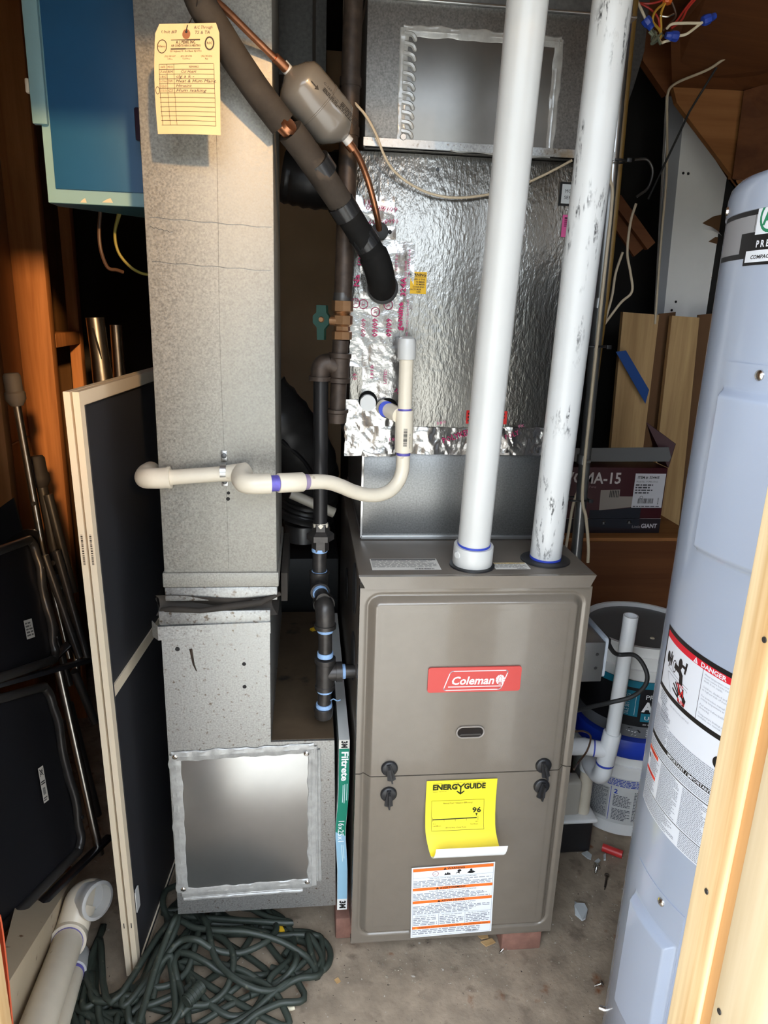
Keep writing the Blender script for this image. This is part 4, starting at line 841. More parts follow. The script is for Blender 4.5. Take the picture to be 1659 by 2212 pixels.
MB().tube(catmull([G(690, 1252, .156), G(690, 1268, .150), G(691, 1277, .135), G(694, 1282, .145)], 4), .0180, 20).build('elbow', M['iron'], gp)
MB().tube([G(690.5, 1274, .135), G(692, 1280, .122)], [.0190, .0195], 20).build('elbow_rim', M['iron'], gp)
MB().tube([G(690.5, 1275, .130), G(692.5, 1283, .118)], .0155, 18).build('thread_tape', M['bluetape'], gp)
gt('nipple', G(692, 1278, .128), G(698, 1296, .09), .0138)
MB().tube(catmull([G(698, 1302, .105), G(700, 1308, .090), G(702, 1322, .082), G(702.5, 1350, .082)], 5), .0190, 20).build('elbow', M['iron'], gp)
MB().tube([G(698.5, 1300, .108), G(700, 1306, .098)], .0215, 20).build('elbow_rim', M['iron'], gp)
MB().lathe([(0, .0215), (.008, .0215)], G(702.5, 1356, .082), (0, 0, 1), 20).build('elbow_rim', M['iron'], gp)
gt('nipple', G(702.5, 1350, .082), G(702.5, 1420, .082), .0138); ring(702.5, 1364, .082); ring(702.5, 1418, .082, h=.010)
ta, tb = G(701.5, 1487, .082), G(702.5, 1421, .082); ax = tb - ta; L = ax.length
MB().lathe([(0, .0200), (.007, .0200), (.009, .0180), (L - .011, .0182), (L - .009, .0210), (L, .0210)], ta, ax, 22).build('tee', M['iron'], gp)
tm = ta + ax * .52
gt('tee_outlet', tm, tm + Vector((.030, .002, 0)), .0175); MB().tube([tm + Vector((.022, .002, 0)), tm + Vector((.034, .0025, 0))], .0205, 20).build('tee_rim', M['iron'], gp)
MB().tube([tm + Vector((.034, .0025, 0)), tm + Vector((.040, .003, 0))], .0152, 18).build('thread_tape', M['bluetape'], gp)
gt('nipple', tm + Vector((.036, .003, 0)), Vector((.006, tm.y + .004, tm.z)), .0138)
gt('nipple', G(701.5, 1487, .082), G(700, 1530, .082), .0138); ring(701.5, 1493, .082, h=.007); ring(700, 1528, .082, r=.0162, h=.010)
MB().lathe([(0, .0165), (.004, .0185), (.018, .0195), (.020, .0200), (.024, .0200)], G(698.5, 1549, .082), (0, 0, 1), 12).build('drip_cap', M['iron'], gp)
b = MB(); b.tube(catmull([G(712, 1515, .08), G(720, 1510, .07), G(728, 1514, .075), G(735, 1512, .08)], 4), .0012, 6); b.build('tape_tail', M['bluetape'], gp)

# ------------------------------------------------------------------ service tag hanging in front of the duct
tg = thing('service_tag', 'manila service tag with handwritten rows hanging in front of the tall duct', 'tag', aY(405, 290, -.03))
TA, TB, TCc, TD = aY(336, 52, -.048), aY(474, 49, -.050), aY(476, 291, -.046), aY(340, 288, -.036)     # tl tr br bl
TW, TH = .0905, .1500
def tagp(u, v, h):                      # u 0..TW from the left, v 0..TH from the bottom
    a, c = u / TW, v / TH; top = TA.lerp(TB, a); bot = TD.lerp(TCc, a); q = bot.lerp(top, c)
    return q + Vector((-.003 * math.sin(math.pi * c) * (1 - a), -h - .004 * math.sin(math.pi * a) * (1 - c) + .004 * (1 - c) ** 2, 0))
ol = [(0, 0), (TW, 0), (TW, TH * .91), (TW * .945, TH), (TW * .06, TH), (0, TH * .93)]
b = MB(); N = 12
rows = []
for i in range(N + 1):
    v = TH * i / N; xl = 0 if v < TH * .93 else (v - TH * .93) / (TH * .07) * TW * .06; xr = TW if v < TH * .91 else TW - (v - TH * .91) / (TH * .09) * TW * .055
    rows.append([b.bm.verts.new(tagp(xl + (xr - xl) * j / 8, v, 0)) for j in range(9)])
for i in range(N):
    for j in range(8): b.bm.faces.new((rows[i][j], rows[i][j + 1], rows[i + 1][j + 1], rows[i + 1][j]))
bk_ = [[b.bm.verts.new(x.co + Vector((0, .0005, 0))) for x in r] for r in rows]
for i in range(N):
    for j in range(8): b.bm.faces.new((bk_[i][j], bk_[i + 1][j], bk_[i + 1][j + 1], bk_[i][j + 1]))
card = b.build('card', M['paper'], tg)
p = Print(tagp, .0004, .012); Kb = (70, 56, 44); PEN = (96, 84, 76); cxm = TW * .48
p.disc(TW * .485, TH * .905, .0056, (150, 92, 56), 1, ry=.0066); p.disc(TW * .485, TH * .925, .0018, INK, 2)
p.rect(TW * .25, TH * .853, TW * .70, TH * .858, Kb, 1); p.rect(TW * .50, TH * .850, TW * .70, TH * .859, Kb, 2); p.rect(TW * .25, TH * .772, TW * .70, TH * .777, Kb, 1); p.rect(TW * .25, TH * .770, TW * .48, TH * .780, Kb, 2)
p.text('A. J. PERRI, INC.', cxm, TH * .822, .0040, Kb, align='c', bold=.02, width=TW * .30, res=1); p.text('AIR CONDITIONING & HEATING', cxm, TH * .794, .0030, Kb, align='c', width=TW * .45, bold=.01, res=1)
p.text('551 Highway 35 - Red Bank, NJ 07701', cxm, TH * .747, .0024, Kb, align='c', width=TW * .48, res=1)
for u, a, c in ((.24, '(732) 747-0137', 'Office'), (.49, '(800) 287-3744', 'Toll Free'), (.80, '(732) 747-8742', 'Fax')):
    p.text(a, TW * u, TH * .703, .0023, Kb, align='c', width=TW * .17, res=1); p.text(c, TW * u, TH * .680, .0021, Kb, align='c', res=1)
p.ring(TW * .115, TH * .800, .0064, .0010, Kb, ry=.0088); p.text('Alliance', TW * .05, TH * .792, .0030, Kb, width=TW * .12, res=1); p.ring(TW * .845, TH * .822, .0058, .0019, Kb, ry=.0082); p.text('RSC', TW * .805, TH * .815, .0032, Kb, width=TW * .08, res=1)
tv = [TH * (.635 - .0425 * k) for k in range(1, 14)]; tl_, tr_ = TW * .075, TW * .905
p.line([(tl_, TH * .640), (tr_, TH * .645)], .0005, Kb)
for v in tv: p.line([(tl_, v), (tr_ + TW * .02 * (1 - v / TH), v)], .0005, Kb)
for u in (.075, .195, .30, .910): p.line([(TW * u, TH * .640), (TW * (u + .02), tv[-1])], .0005, Kb)
p.text('DATE', TW * .100, TH * .607, .0026, Kb, width=TW * .07, res=1); p.text('MECH.', TW * .205, TH * .607, .0026, Kb, width=TW * .085, res=1); p.text('REMARKS', TW * .53, TH * .607, .0026, Kb, width=TW * .15, res=1)
for k, (a, m_, c, w) in enumerate((('7-00', 'RM', 'Cut Heart', .24), ('1-8-02', '', 'clg a k -', .28), ('1-7-06', 'DW', 'Heat & Hum Maint.', .62), ('7-22-21', '', 'Hmaint', .24), ('1/11/16', 'CS', 'Hum leaking', .46))):
    v = tv[k] - TH * .033; p.text(a, TW * .085, v, .0034, PEN, width=TW * .10, shear=.25, res=1); p.text(m_ or ' ', TW * .205, v, .0036, PEN, width=TW * .075, shear=.2, res=1) if m_ else None
    p.text(c, TW * (.40 if k == 0 else .325), v, .0042, (60, 52, 48) if k == 2 else PEN, width=TW * w, shear=.3, res=1)
p.ring(TW * .045, tv[4] - TH * .018, .0026, .0007, PEN, ry=.0050)
p.text('Unit #3', TW * .09, TH * .915, .0042, PEN, width=TW * .24, shear=.2, res=1); p.text('A/C Through', TW * .60, TH * .950, .0040, PEN, width=TW * .29, shear=.2, res=1); p.text('TS & TA', TW * .61, TH * .905, .0042, PEN, width=TW * .24, shear=.2, res=1)
p.build('handwriting_and_print', card)
b = MB(); b.tube(catmull([tagp(TW * .485, TH * .925, .0006), tagp(TW * .50, TH * .97, .002), aY(412, 44, -.036), aY(424, 18, -.05), aY(428, -8, -.07), aY(440, -20, -.075)], 5), .0007, 6); b.build('wire', M['iron'], tg)

# ------------------------------------------------------------------ pale blue electrical box, upper left
eb_ = thing('electrical_box', 'pale blue electrical box with darker blue door hanging upper left', 'electrical box', (-.48, .35, 1.472))
EY = .27; x0 = aY(105, 437, EY).x; z0 = aY(105, 437, EY).z; x1 = -.358
b = MB(); b.prism([(x0, EY, z0), (x1, EY, z0), (x1, EY + .26, z0 + .004), (x0, EY + .05, z0)], (0, 0, .80)); b.build('box', M['ebox'], eb_, smooth=False)
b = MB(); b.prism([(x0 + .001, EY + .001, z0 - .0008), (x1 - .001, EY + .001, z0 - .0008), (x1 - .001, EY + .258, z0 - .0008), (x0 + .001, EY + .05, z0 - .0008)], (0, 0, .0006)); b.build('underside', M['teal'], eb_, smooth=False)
pz0 = aY(120, 408, EY).z; px0 = aY(120, 408, EY).x
MB().box(px0 + .001, x1 - .016, EY - .004, EY + .002, pz0, z0 + .79, .0015).build('door', M['edoor'], eb_)
MB().box(x1 - .0155, x1 - .0005, EY - .003, EY + .002, z0 + .001, z0 + .79, .001).build('hinge_strip', M['ebox'], eb_)
fz = aY(85, 270, EY).z; fx0 = aY(72, 270, EY - .006).x
MB().box(fx0, px0 - .0015, EY - .010, EY + .004, fz, z0 + .80, .0015).build('cover_flange', M['ebox'], eb_)
q = aY(62, 186, EY - .003); MB().box(q.x - .005, fx0 - .0002, q.y - .006, q.y + .006, q.z - .012, q.z + .012, .003).build('hinge_knob', M['pvc_cream'], eb_)
for px, py, s in ((180, 434, .006), (232, 434, .010)):
    q = aY(px, py, EY); MB().prism([(q.x - s, EY - .0004, q.z - .003), (q.x + s, EY - .0004, q.z - .003), (q.x + s * .6, EY - .0004, q.z + .005), (q.x - s * .2, EY - .0004, q.z + .002)], (0, .0006, 0)).build('paint_chip', M['wwhite'], eb_)
lt = aY(303, 262, .20)
b = MB(); b.box(lt.x - .010, lt.x + .012, .20, .212, lt.z - .03, lt.z + .022, .003); lo_ = b.build('padlock', mat('dark_purple_lock', S(48, 32, 50), .4), eb_)
b = MB(); b.tube(catmull([Vector((lt.x - .002, .206, lt.z - .03)), Vector((lt.x + .000, .206, lt.z - .062)), Vector((lt.x + .007, .206, lt.z - .072)), Vector((lt.x + .012, .206, lt.z - .062)), Vector((lt.x + .010, .206, lt.z - .03))], 5), .0022, 8); b.build('shackle', M['chrome'], lo_)
b = MB(); b.box(lt.x - .012, lt.x + .012, .212, EY - .004, lt.z - .012, lt.z + .006); b.build('hasp', M['iron'], eb_)
u1 = aY(217, 462, .38); u1.z = z0 - .0005
w1 = MB().tube(catmull([u1, aY(214, 505, .38), aY(219, 545, .38), aY(233, 578, .39), aY(252, 583, .40), aY(266, 588, .41)], 6), .0036, 8); tag(w1.build('loose_wire', M['wbrown']), 'brown wire dangling below the blue electrical box', 'wire')
w2 = MB()
u2 = aY(256, 464, .40); u2.z = z0 - .0005
for d in (0, .006): w2.tube(catmull([u2 + Vector((d * .5, 0, 0)), aY(248, 505, .40 + d), aY(256, 545, .40 + d), aY(280, 575, .40), aY(305, 590, .41 + d), aY(330, 594, .42)], 6), .0030, 8)
tag(w2.build('loose_wire', mat('yellow_green_wire', S(150, 136, 60), .5)), 'yellow wire pair dangling below blue box towards the duct', 'wire')

# ------------------------------------------------------------------ two window screens leaning by the duct
def screen(name, label, dx, mid):
    t = thing(name, label, 'screen', (-.45 + dx, .3, FLOOR), 'window screens beside the duct')
    lean = -.022; yaw = .085
    def P(y, z, x=0): return Vector((-.4405 + dx + lean * (z - FLOOR) / 1.22 + yaw * y + x, y + .0005, z))
    z1 = 1.158; D = .72; th = .0105; w = .024
    def rail(nm, ya, za, yb, zb):
        b = MB(); pa = [P(ya, za), P(yb, za), P(yb, zb), P(ya, zb)]; b.prism(pa, (-th, 0, 0)); return b.build(nm, M['framecream'], t, smooth=False)
    rail('stile', .002, FLOOR + .004, .002 + w * .72, z1); rail('stile', D - w, FLOOR + .004, D, z1)
    rail('top_rail', .002 + w * .72, z1 - w, D - w, z1); rail('bottom_rail', .002 + w * .72, FLOOR + .004, D - w, FLOOR + .004 + w)
    if mid: rail('mid_rail', .002 + w * .72, .588, D - w, .612)
    y0 = .002 + w * .72
    MB().prism([P(y0, FLOOR + w, -.003), P(D - w, FLOOR + w, -.003), P(D - w, z1 - w, -.003), P(y0, z1 - w, -.003)], (-.0012, 0, 0)).build('insect_mesh', M['mesh'], t, smooth=False)
    b = MB(); b.tube([P(y0 + .001, FLOOR + w + .001, .0006), P(D - w, FLOOR + w + .001, .0006)], .0016, 6); b.tube([P(y0 + .001, FLOOR + w, .0006), P(y0 + .001, z1 - w, .0006), P(D - w, z1 - w, .0006)], .0014, 6); b.build('spline', M['black'], t)
    for z in (FLOOR + .13, ):
        MB().prism([P(.0012, z, -.004), P(.0012, z + .012, -.004), P(.0012, z + .012, -.0055), P(.0012, z, -.0055)], (0, .0012, 0)).build('weep_slot', M['void'], t)
    if dx == 0: b = MB(); b.prism([P(y0, FLOOR + .15, .000), P(y0 + .02, FLOOR + .15, .000), P(y0 + .02, FLOOR + .20, .000), P(y0, FLOOR + .20, .000)], (.003, 0, 0)); b.build('pull_tab', M['pvc'], t)
    p = Print(lambda u, v, h: P(.0018 - h, .88 + v, -.0035 - u), .0003); p.bars(0, -.02, .0035, .035, (70, 60, 50), 4, 1, True); p.build('printed_code', t)
screen('window_screen', 'window screen with almond frame and charcoal mesh, nearest the tall duct', 0, True)
screen('window_screen', 'second window screen, only its almond edge showing left of the first', -.0145, False)

# ------------------------------------------------------------------ folding chairs stacked at the left
def chair(label, TLp, TRp, BRp, BLp, legs, bars, st, seat_over=.0):
    t = thing('folding_chair', label, 'chair', BRp, 'folding chairs leaning at the left')
    e1, e2 = (TRp - TLp), (BLp - TLp); n = e1.cross(e2).normalized()
    if n.dot(CAM - TLp) < 0: n = -n
    def Q(u, v, h=0): return TLp.lerp(TRp, u).lerp(BLp.lerp(BRp, u), v) + n * h
    b = MB(); b.grid(16, 16, lambda u, v: Q(u, v, -.010 * math.sin(math.pi * min(1, max(0, u))) * math.sin(math.pi * v)), -n * .006); b.build('seat', M['chairblack'], t)
    r = .055; P = [Q(-.05, -.01, .006)] + [Q(.84, -.01, .006), Q(.93, .00, .006), Q(.985, .05, .006), Q(1.0, .13, .006)] + [Q(1 + .006 * math.sin(k * 2.1), .13 + .74 * k / 8, .006 + .003 * math.sin(k * 1.3)) for k in range(1, 9)] + [Q(.985, .95, .006), Q(.93, 1.0, .006), Q(.84, 1.01, .006), Q(-.05, 1.01, .006)]
    b = MB(); b.tube(catmull(P, 5), .0095, 12); b.build('seat_frame', M['alu_dark'], t)
    for v in (.24, .83): MB().lathe([(0, .0048), (.002, .004)], Q(1.0, v, .0155), n, 8).build('rivet', M['black'], t)
    for a, c, rr, m in legs: MB().tube([a, c], rr, 14).build('leg', m, t)
    for a, c, w, h in bars: MB().bar(a, c, w, h, n, .002).build('crossbar', M['chairblack'], t)
    (u, v, du, dv, kind) = st; o = Q(u, v, .0012); uu = (Q(u + .1, v) - Q(u, v)).normalized(); vv = (Q(u, v - .1) - Q(u, v)).normalized()
    p = Print(lambda a, c, h: o + uu * a + vv * c + n * h, .0003); p.rect(0, 0, du, dv, (214, 208, 198))
    if kind: p.line([(du * .2, dv * .75), (du * .8, dv * .95)], .0015, INK); p.line([(du * .2, dv * .95), (du * .8, dv * .75)], .0015, INK); p.ring(du * .5, dv * .85, du * .28, .0012, INK); p.fine(du * .1, dv * .5, du * .9, dv * .62, 2, INK, 2); p.bars(du * .2, dv * .22, du * .7, dv * .42, INK, 2, 2, True); p.fine(du * .1, dv * .04, du * .9, dv * .16, 2, (90, 88, 86), 4)
    else: p.fine(du * .1, dv * .1, du * .9, dv * .9, 5, (110, 106, 100), 6)
    p.build('sticker', t)
    return t, Q
A = lambda px, py, Y: aY(px, py, Y)
chair('lower black folding chair, seat underside with long white sticker facing the doorway', A(-60, 1530, .02), A(100, 1484, .24), A(176, 1822, .16), A(-12, 2012, -.08),
      [(A(127, 1444, .26), A(216, 1846, .20), .0095, M['alu']), (A(160, 1450, .30), A(205, 1560, .34), .009, M['alu_dark']), (A(150, 1520, .33), A(212, 1760, .36), .009, M['alu_dark'])],
      [(A(-20, 1484, .10), A(192, 1426, .30), .010, .022), (A(50, 1990, -.02), A(238, 1806, .24), .010, .020)], (.66, .62, .016, .075, True))
chair('upper black folding chair behind, with small white label near its left edge', A(-70, 1215, .10), A(66, 1166, .34), A(118, 1420, .28), A(-30, 1470, .06),
      [(A(96, 1200, .36), A(172, 1420, .33), .009, M['alu_dark']), (A(122, 1190, .40), A(190, 1430, .37), .009, M['alu_dark'])],
      [(A(88, 1450, .30), A(150, 1390, .33), .008, .018)], (.62, .78, .030, .040, False))
t = thing('folding_chair', 'rearmost folding chair, only its curved black back rest showing at the left', 'chair', A(30, 1100, .40), 'folding chairs leaning at the left')
b = MB(); b.grid(10, 6, lambda u, v: A(-60 + 88 * u + 34 * v * u, 1140 - 64 * u + 120 * v, .36 + .05 * u) + Vector((0, -.012 * math.sin(math.pi * u), 0)), (0, .006, 0)); b.build('backrest', M['chairblack'], t)
b = MB(); b.grid(10, 5, lambda u, v: A(-30 + 112 * u, 1228 - 86 * math.sin(u * 1.9) ** 1 * .98 + 26 * v, .37 + .02 * v), (0, .006, 0)); b.build('seat_lip', M['chairblack'], t)
MB().tube([A(60, 1150, .40), A(150, 1480, .38)], .009, 12).build('leg', M['alu_dark'], t)

# crutches standing behind the chairs
def crutch(label, tip, foot, tipm, shaftm, r, holes, tiplen):
    t = thing('crutch', label, 'crutch', foot); d = (foot - tip).normalized()
    MB().tube([tip + d * tiplen * .6, foot], r, 14).build('shaft', shaftm, t)
    MB().lathe([(0, .014), (.006, .018), (tiplen * .55, .018), (tiplen * .60, .021), (tiplen * .8, .021), (tiplen, .013)], tip, d, 18).build('rubber_tip', tipm, t)
    for k in holes: MB().lathe([(0, .0052), (.002, .0048)], tip + d * k + Vector((.1, -1, .1)).normalized() * r * .9, (.1, -1, .1), 10).build('adjusting_hole', M['void'], t)
    return t, d
t1, d = crutch('shiny aluminium crutch standing upside down, grey rubber tip up beside the stud', A(24, 806, .42), A(88, 1160, .42), mat('grey_rubber_tip', S(92, 84, 76), .7), M['alu'], .0085, (.29,), .07)
MB().tube(catmull([A(84, 1135, .42), A(96, 1200, .42), A(118, 1290, .42), A(150, 1420, .42)], 4), .008, 12).build('side_tube', M['alu'], t1)
t2, d = crutch('dark grey tubed crutch leaning beside the window screens', A(78, 985, .52), A(140, 1300, .50), mat('dark_rubber_grip', S(40, 34, 30), .7), M['alu_dark'], .0125, (.30,), .075)
MB().tube([A(104, 1068, .49), A(158, 1280, .47)], .0110, 12).build('side_tube', M['alu_dark'], t2)
b = MB(); b.lathe([(0, .017), (.010, .019), (.026, .019), (.030, .015)], A(120, 1238, .47), A(128, 1262, .47) - A(120, 1238, .47), 16); b.build('adjusting_collar', M['black'], t2)
for px, py in ((114, 1216), (130, 1268), (137, 1292), (145, 1318)): MB().lathe([(0, .0062), (.003, .0056)], A(px, py, .455), (.1, -1, .1), 10).build('adjusting_hole', M['alu'], t2)
MB().tube(catmull([A(120, 1236, .48), A(136, 1290, .48), A(160, 1380, .47), A(166, 1460, .46)], 5), .0095, 12).build('inner_tube', M['alu'], t2)

# two metal tubes standing in the corner
for k, (label, a, c, r, slit) in enumerate((('dull metal tube with a split end, left of the two tubes behind the window screens', (205, 686), (232, 860), .0260, True), ('slimmer dull metal tube, right of the two tubes behind the window screens', (250, 702), (262, 860), .0185, False))):
    t = thing('metal_tube', label, 'tube', A(*c, .86) - Vector((0, 0, .0)), 'metal tubes behind the screens')
    p0, p1 = A(*a, .80 + .12 * k), A(*c, .80 + .12 * k); d = (p1 - p0).normalized(); p1 = Vector((p0.x + (.07 if k == 0 else .01), p0.y, FLOOR + .002)); d = (p1 - p0).normalized()
    MB().tube([p0, p0.lerp(p1, .08), p0.lerp(p1, .12), p1], [r * .88, r * .9, r, r], 20).build('tube', M['alu'], t)
    b = MB(); b.lathe([(-.0004, r * .78), (.0004, r * .78)], p0, d, 16); b.build('tube_mouth', M['void'], t)
    if slit: b = MB(); b.tube([p0 + d * .025 + Vector((-.002, -r * .95, 0)), p0 + d * .075 + Vector((.006, -r * .95, 0)), p0 + d * .105 + Vector((.010, -r * .9, 0))], [.002, .003, .001], 6); b.build('slit', M['void'], t)

# offcuts of plastic pipe propped against a white board, near left
bd = thing('white_board', 'dirty white board leaning low at the left under the plastic pipes', 'board', (-.62, .1, FLOOR))
b = MB(); b.prism([aZ(175, 1870, FLOOR + .02), aZ(60, 2230, FLOOR + .03), aY(-30, 2200, -.42), aY(40, 1930, .05)], (-.004, .0, -.012)); b.build('panel', mat('dirty_white_board', S(186, 170, 144), .7, 0, .08, 6, spots=[(S(110, 80, 50), 30, .68, .05)]), bd, smooth=False)
pp = thing('plastic_pipe', 'thick cream plastic pipe with an elbow fitting lying at lower left', 'pipe', (-.56, .0, FLOOR), 'plastic pipe offcuts at lower left')
e_, s_ = aY(148, 2030, .02), aY(40, 2330, -.36)
MB().tube([e_, s_], .0300, 30).build('pipe', M['pvc_cream'], pp)
d = (e_ - s_).normalized(); s1 = e_ - d * .012
MB().lathe([(0, .0315), (.001, .0362), (.006, .0366), (.030, .0352), (.034, .0335)], s1, d, 32).build('socket', M['pvc_cream'], pp)
MB().lathe([(-.0035, .0306), (0, .0306)], s1, d, 28).build('primer_ring', M['primer'], pp)
k0 = s1 + d * .032; k1 = aY(176, 1945, .085); k2 = aY(196, 1936, .085)
MB().tube(catmull([k0, k0.lerp(k1, .6), k1, aY(192, 1935, .088), aY(203, 1936, .085)], 6), .0335, 30).build('elbow', M['pvc_cream'], pp)
dd = Vector((.80, -.55, .2)).normalized(); MB().lathe([(0, .0345), (.014, .0350), (.020, .0385), (.032, .0390), (.034, .0360), (.034, .0320), (.010, .0310), (.0095, .002)], aY(190, 1938, .085), dd, 32).build('elbow_mouth', M['pvc'], pp)
pq = thing('plastic_pipe', 'thinner cream plastic pipe with a white coupling beside the thick one', 'pipe', (-.5, .0, FLOOR), 'plastic pipe offcuts at lower left')
e_, s_ = aY(162, 2096, .0), aY(92, 2330, -.30)
MB().tube([e_, s_], .0190, 24).build('pipe', M['pvc_cream'], pq); d = (e_ - s_).normalized()
MB().lathe([(-.010, .0200), (-.009, .0235), (.055, .0230), (.066, .0195), (.068, .012)], e_, d, 28).build('coupling', M['pvc'], pq)
MB().lathe([(-.020, .0194), (-.010, .0198)], e_, d, 24).build('cement_ring', M['primer'], pq)
ob = thing('orange_sheet', 'strip of orange plastic showing behind the left door jamb', 'panel', (-.44, -.48, FLOOR))
b = MB(); b.grid(4, 14, lambda u, v: aY(-60 + (58 + 36 * v ** .8) * u, 1985 + 330 * v, -.44) + Vector((0, .012 * math.sin(u * 3), 0)), (0, .004, 0)); b.build('sheet', M['orange'], ob)

# ------------------------------------------------------------------ the green hose tangled on the floor
hs = thing('garden_hose', 'dark green garden hose tangled in a heap on the concrete floor', 'hose', (-.3, .0, FLOOR))
rnd = random.Random(12); pts = []
key = [(712, 2060), (690, 2095), (640, 2105), (590, 2095), (560, 2040), (570, 1985), (610, 1975), (655, 2000), (675, 2060), (650, 2120), (600, 2150), (560, 2190)]
loops = [(.0, -.34, .03, .20, .10, 20), (1.1, -.40, .02, .17, .12, 22), (2.3, -.30, -.02, .19, .10, 22), (.6, -.44, -.03, .15, .09, 20), (3.0, -.26, .05, .16, .11, 20), (1.9, -.36, -.08, .21, .08, 22),
         (.3, -.30, -.10, .15, .10, 20), (2.0, -.42, .08, .12, .12, 20), (4.0, -.22, -.02, .16, .09, 20), (5.0, -.36, .0, .10, .13, 18), (.9, -.46, -.06, .12, .10, 18), (2.8, -.29, .10, .14, .10, 18), (1.4, -.20, .04, .155, .085, 20), (0.2, -.33, -.04, .23, .12, 22)]
HR = .0068; zl = 0
for k, (ph, cx, cy, rx, ry, n) in enumerate(loops):
    rot = rnd.uniform(-.9, .9)
    for i in range(n):
        a = ph + 2 * math.pi * i / n; w = 1 + .18 * math.sin(3 * a + k); x, y = rx * w * math.cos(a), ry * w * math.sin(a)
        X = cx + x * math.cos(rot) - y * math.sin(rot); Y = cy + x * math.sin(rot) + y * math.cos(rot)
        d = math.hypot((X + .33) / .30, (Y - .02) / .20); Z = FLOOR + HR + max(0, .062 * (1 - d * .95)) * (k / 13) + .010 * (1 + math.sin(5 * a + k * 1.7)) * max(0, 1 - .8 * d)
        if X < -.54: X = -.54 + (X + .54) * .2
        if Y > .03 and X > -.36: Z = min(Z, FLOOR + .060)
        if -.53 < X < -.41 and Y > -.045: Y = -.045 - .35 * (Y + .045)
        if X > -.062 and Y > -.03: X = -.062 + (X + .062) * .2
        pts.append((X, Y, Z))
for px, py in ((560, 2010), (620, 2012), (672, 2016), (706, 2040), (714, 2068), (702, 2092), (672, 2104), (630, 2102), (585, 2090)): q = aZ(px, py, FLOOR + .012); pts.append(tuple(q))
MB().tube(catmull(pts, 5), HR, 10).build('hose', M['hose'], hs, ang=80)
MB().tube(catmull([aZ(300, 2212, FLOOR + .05), aZ(330, 2110, FLOOR + .07), aZ(362, 2020, FLOOR + .09), aZ(378, 1985, FLOOR + .10), aZ(385, 1975, FLOOR + .08), aZ(378, 2010, FLOOR + .07), aZ(345, 2085, FLOOR + .05), aZ(330, 2160, FLOOR + .03)], 6), HR, 10).build('loop', M['hose'], hs, ang=80)
MB().tube(catmull([aZ(366, 1990, FLOOR + .03), aZ(352, 1955, FLOOR + .04), aZ(358, 1925, FLOOR + .04), aZ(382, 1912, FLOOR + .03)], 6), HR, 10).build('loop', M['hose'], hs, ang=80)
MB().tube(catmull([aZ(560, 1955, FLOOR + .02), aZ(590, 1990, FLOOR + .012), aZ(622, 2030, FLOOR + .012), aZ(640, 2075, FLOOR + .03), aZ(600, 2125, FLOOR + .012), aZ(540, 2150, FLOOR + .02)], 6), HR, 10).build('loop', M['hose'], hs, ang=80)
q = aZ(402, 2165, FLOOR + .055); MB().tube([q, q + Vector((.025, .030, .004))], [.0130, .0145], 16).build('coupling', M['hose'], hs)
for k in range(5): MB().lathe([(-.001, .0152), (.001, .0152)], q + Vector((.025, .030, .004)) * (k / 5 + .1), (.025, .030, .004), 14).build('coupling_ridge', M['hose'], hs)
q = aZ(607, 2008, FLOOR + .020); bt = MB().box(-.006, .006, -.010, .010, -.005, .005, .003, Matrix.Translation(q) @ Matrix.Rotation(.4, 4, 'Z')).build('yellow_clip', M['amber']); tag(bt, 'small yellow plastic clip lying in the hose loops', 'clip')

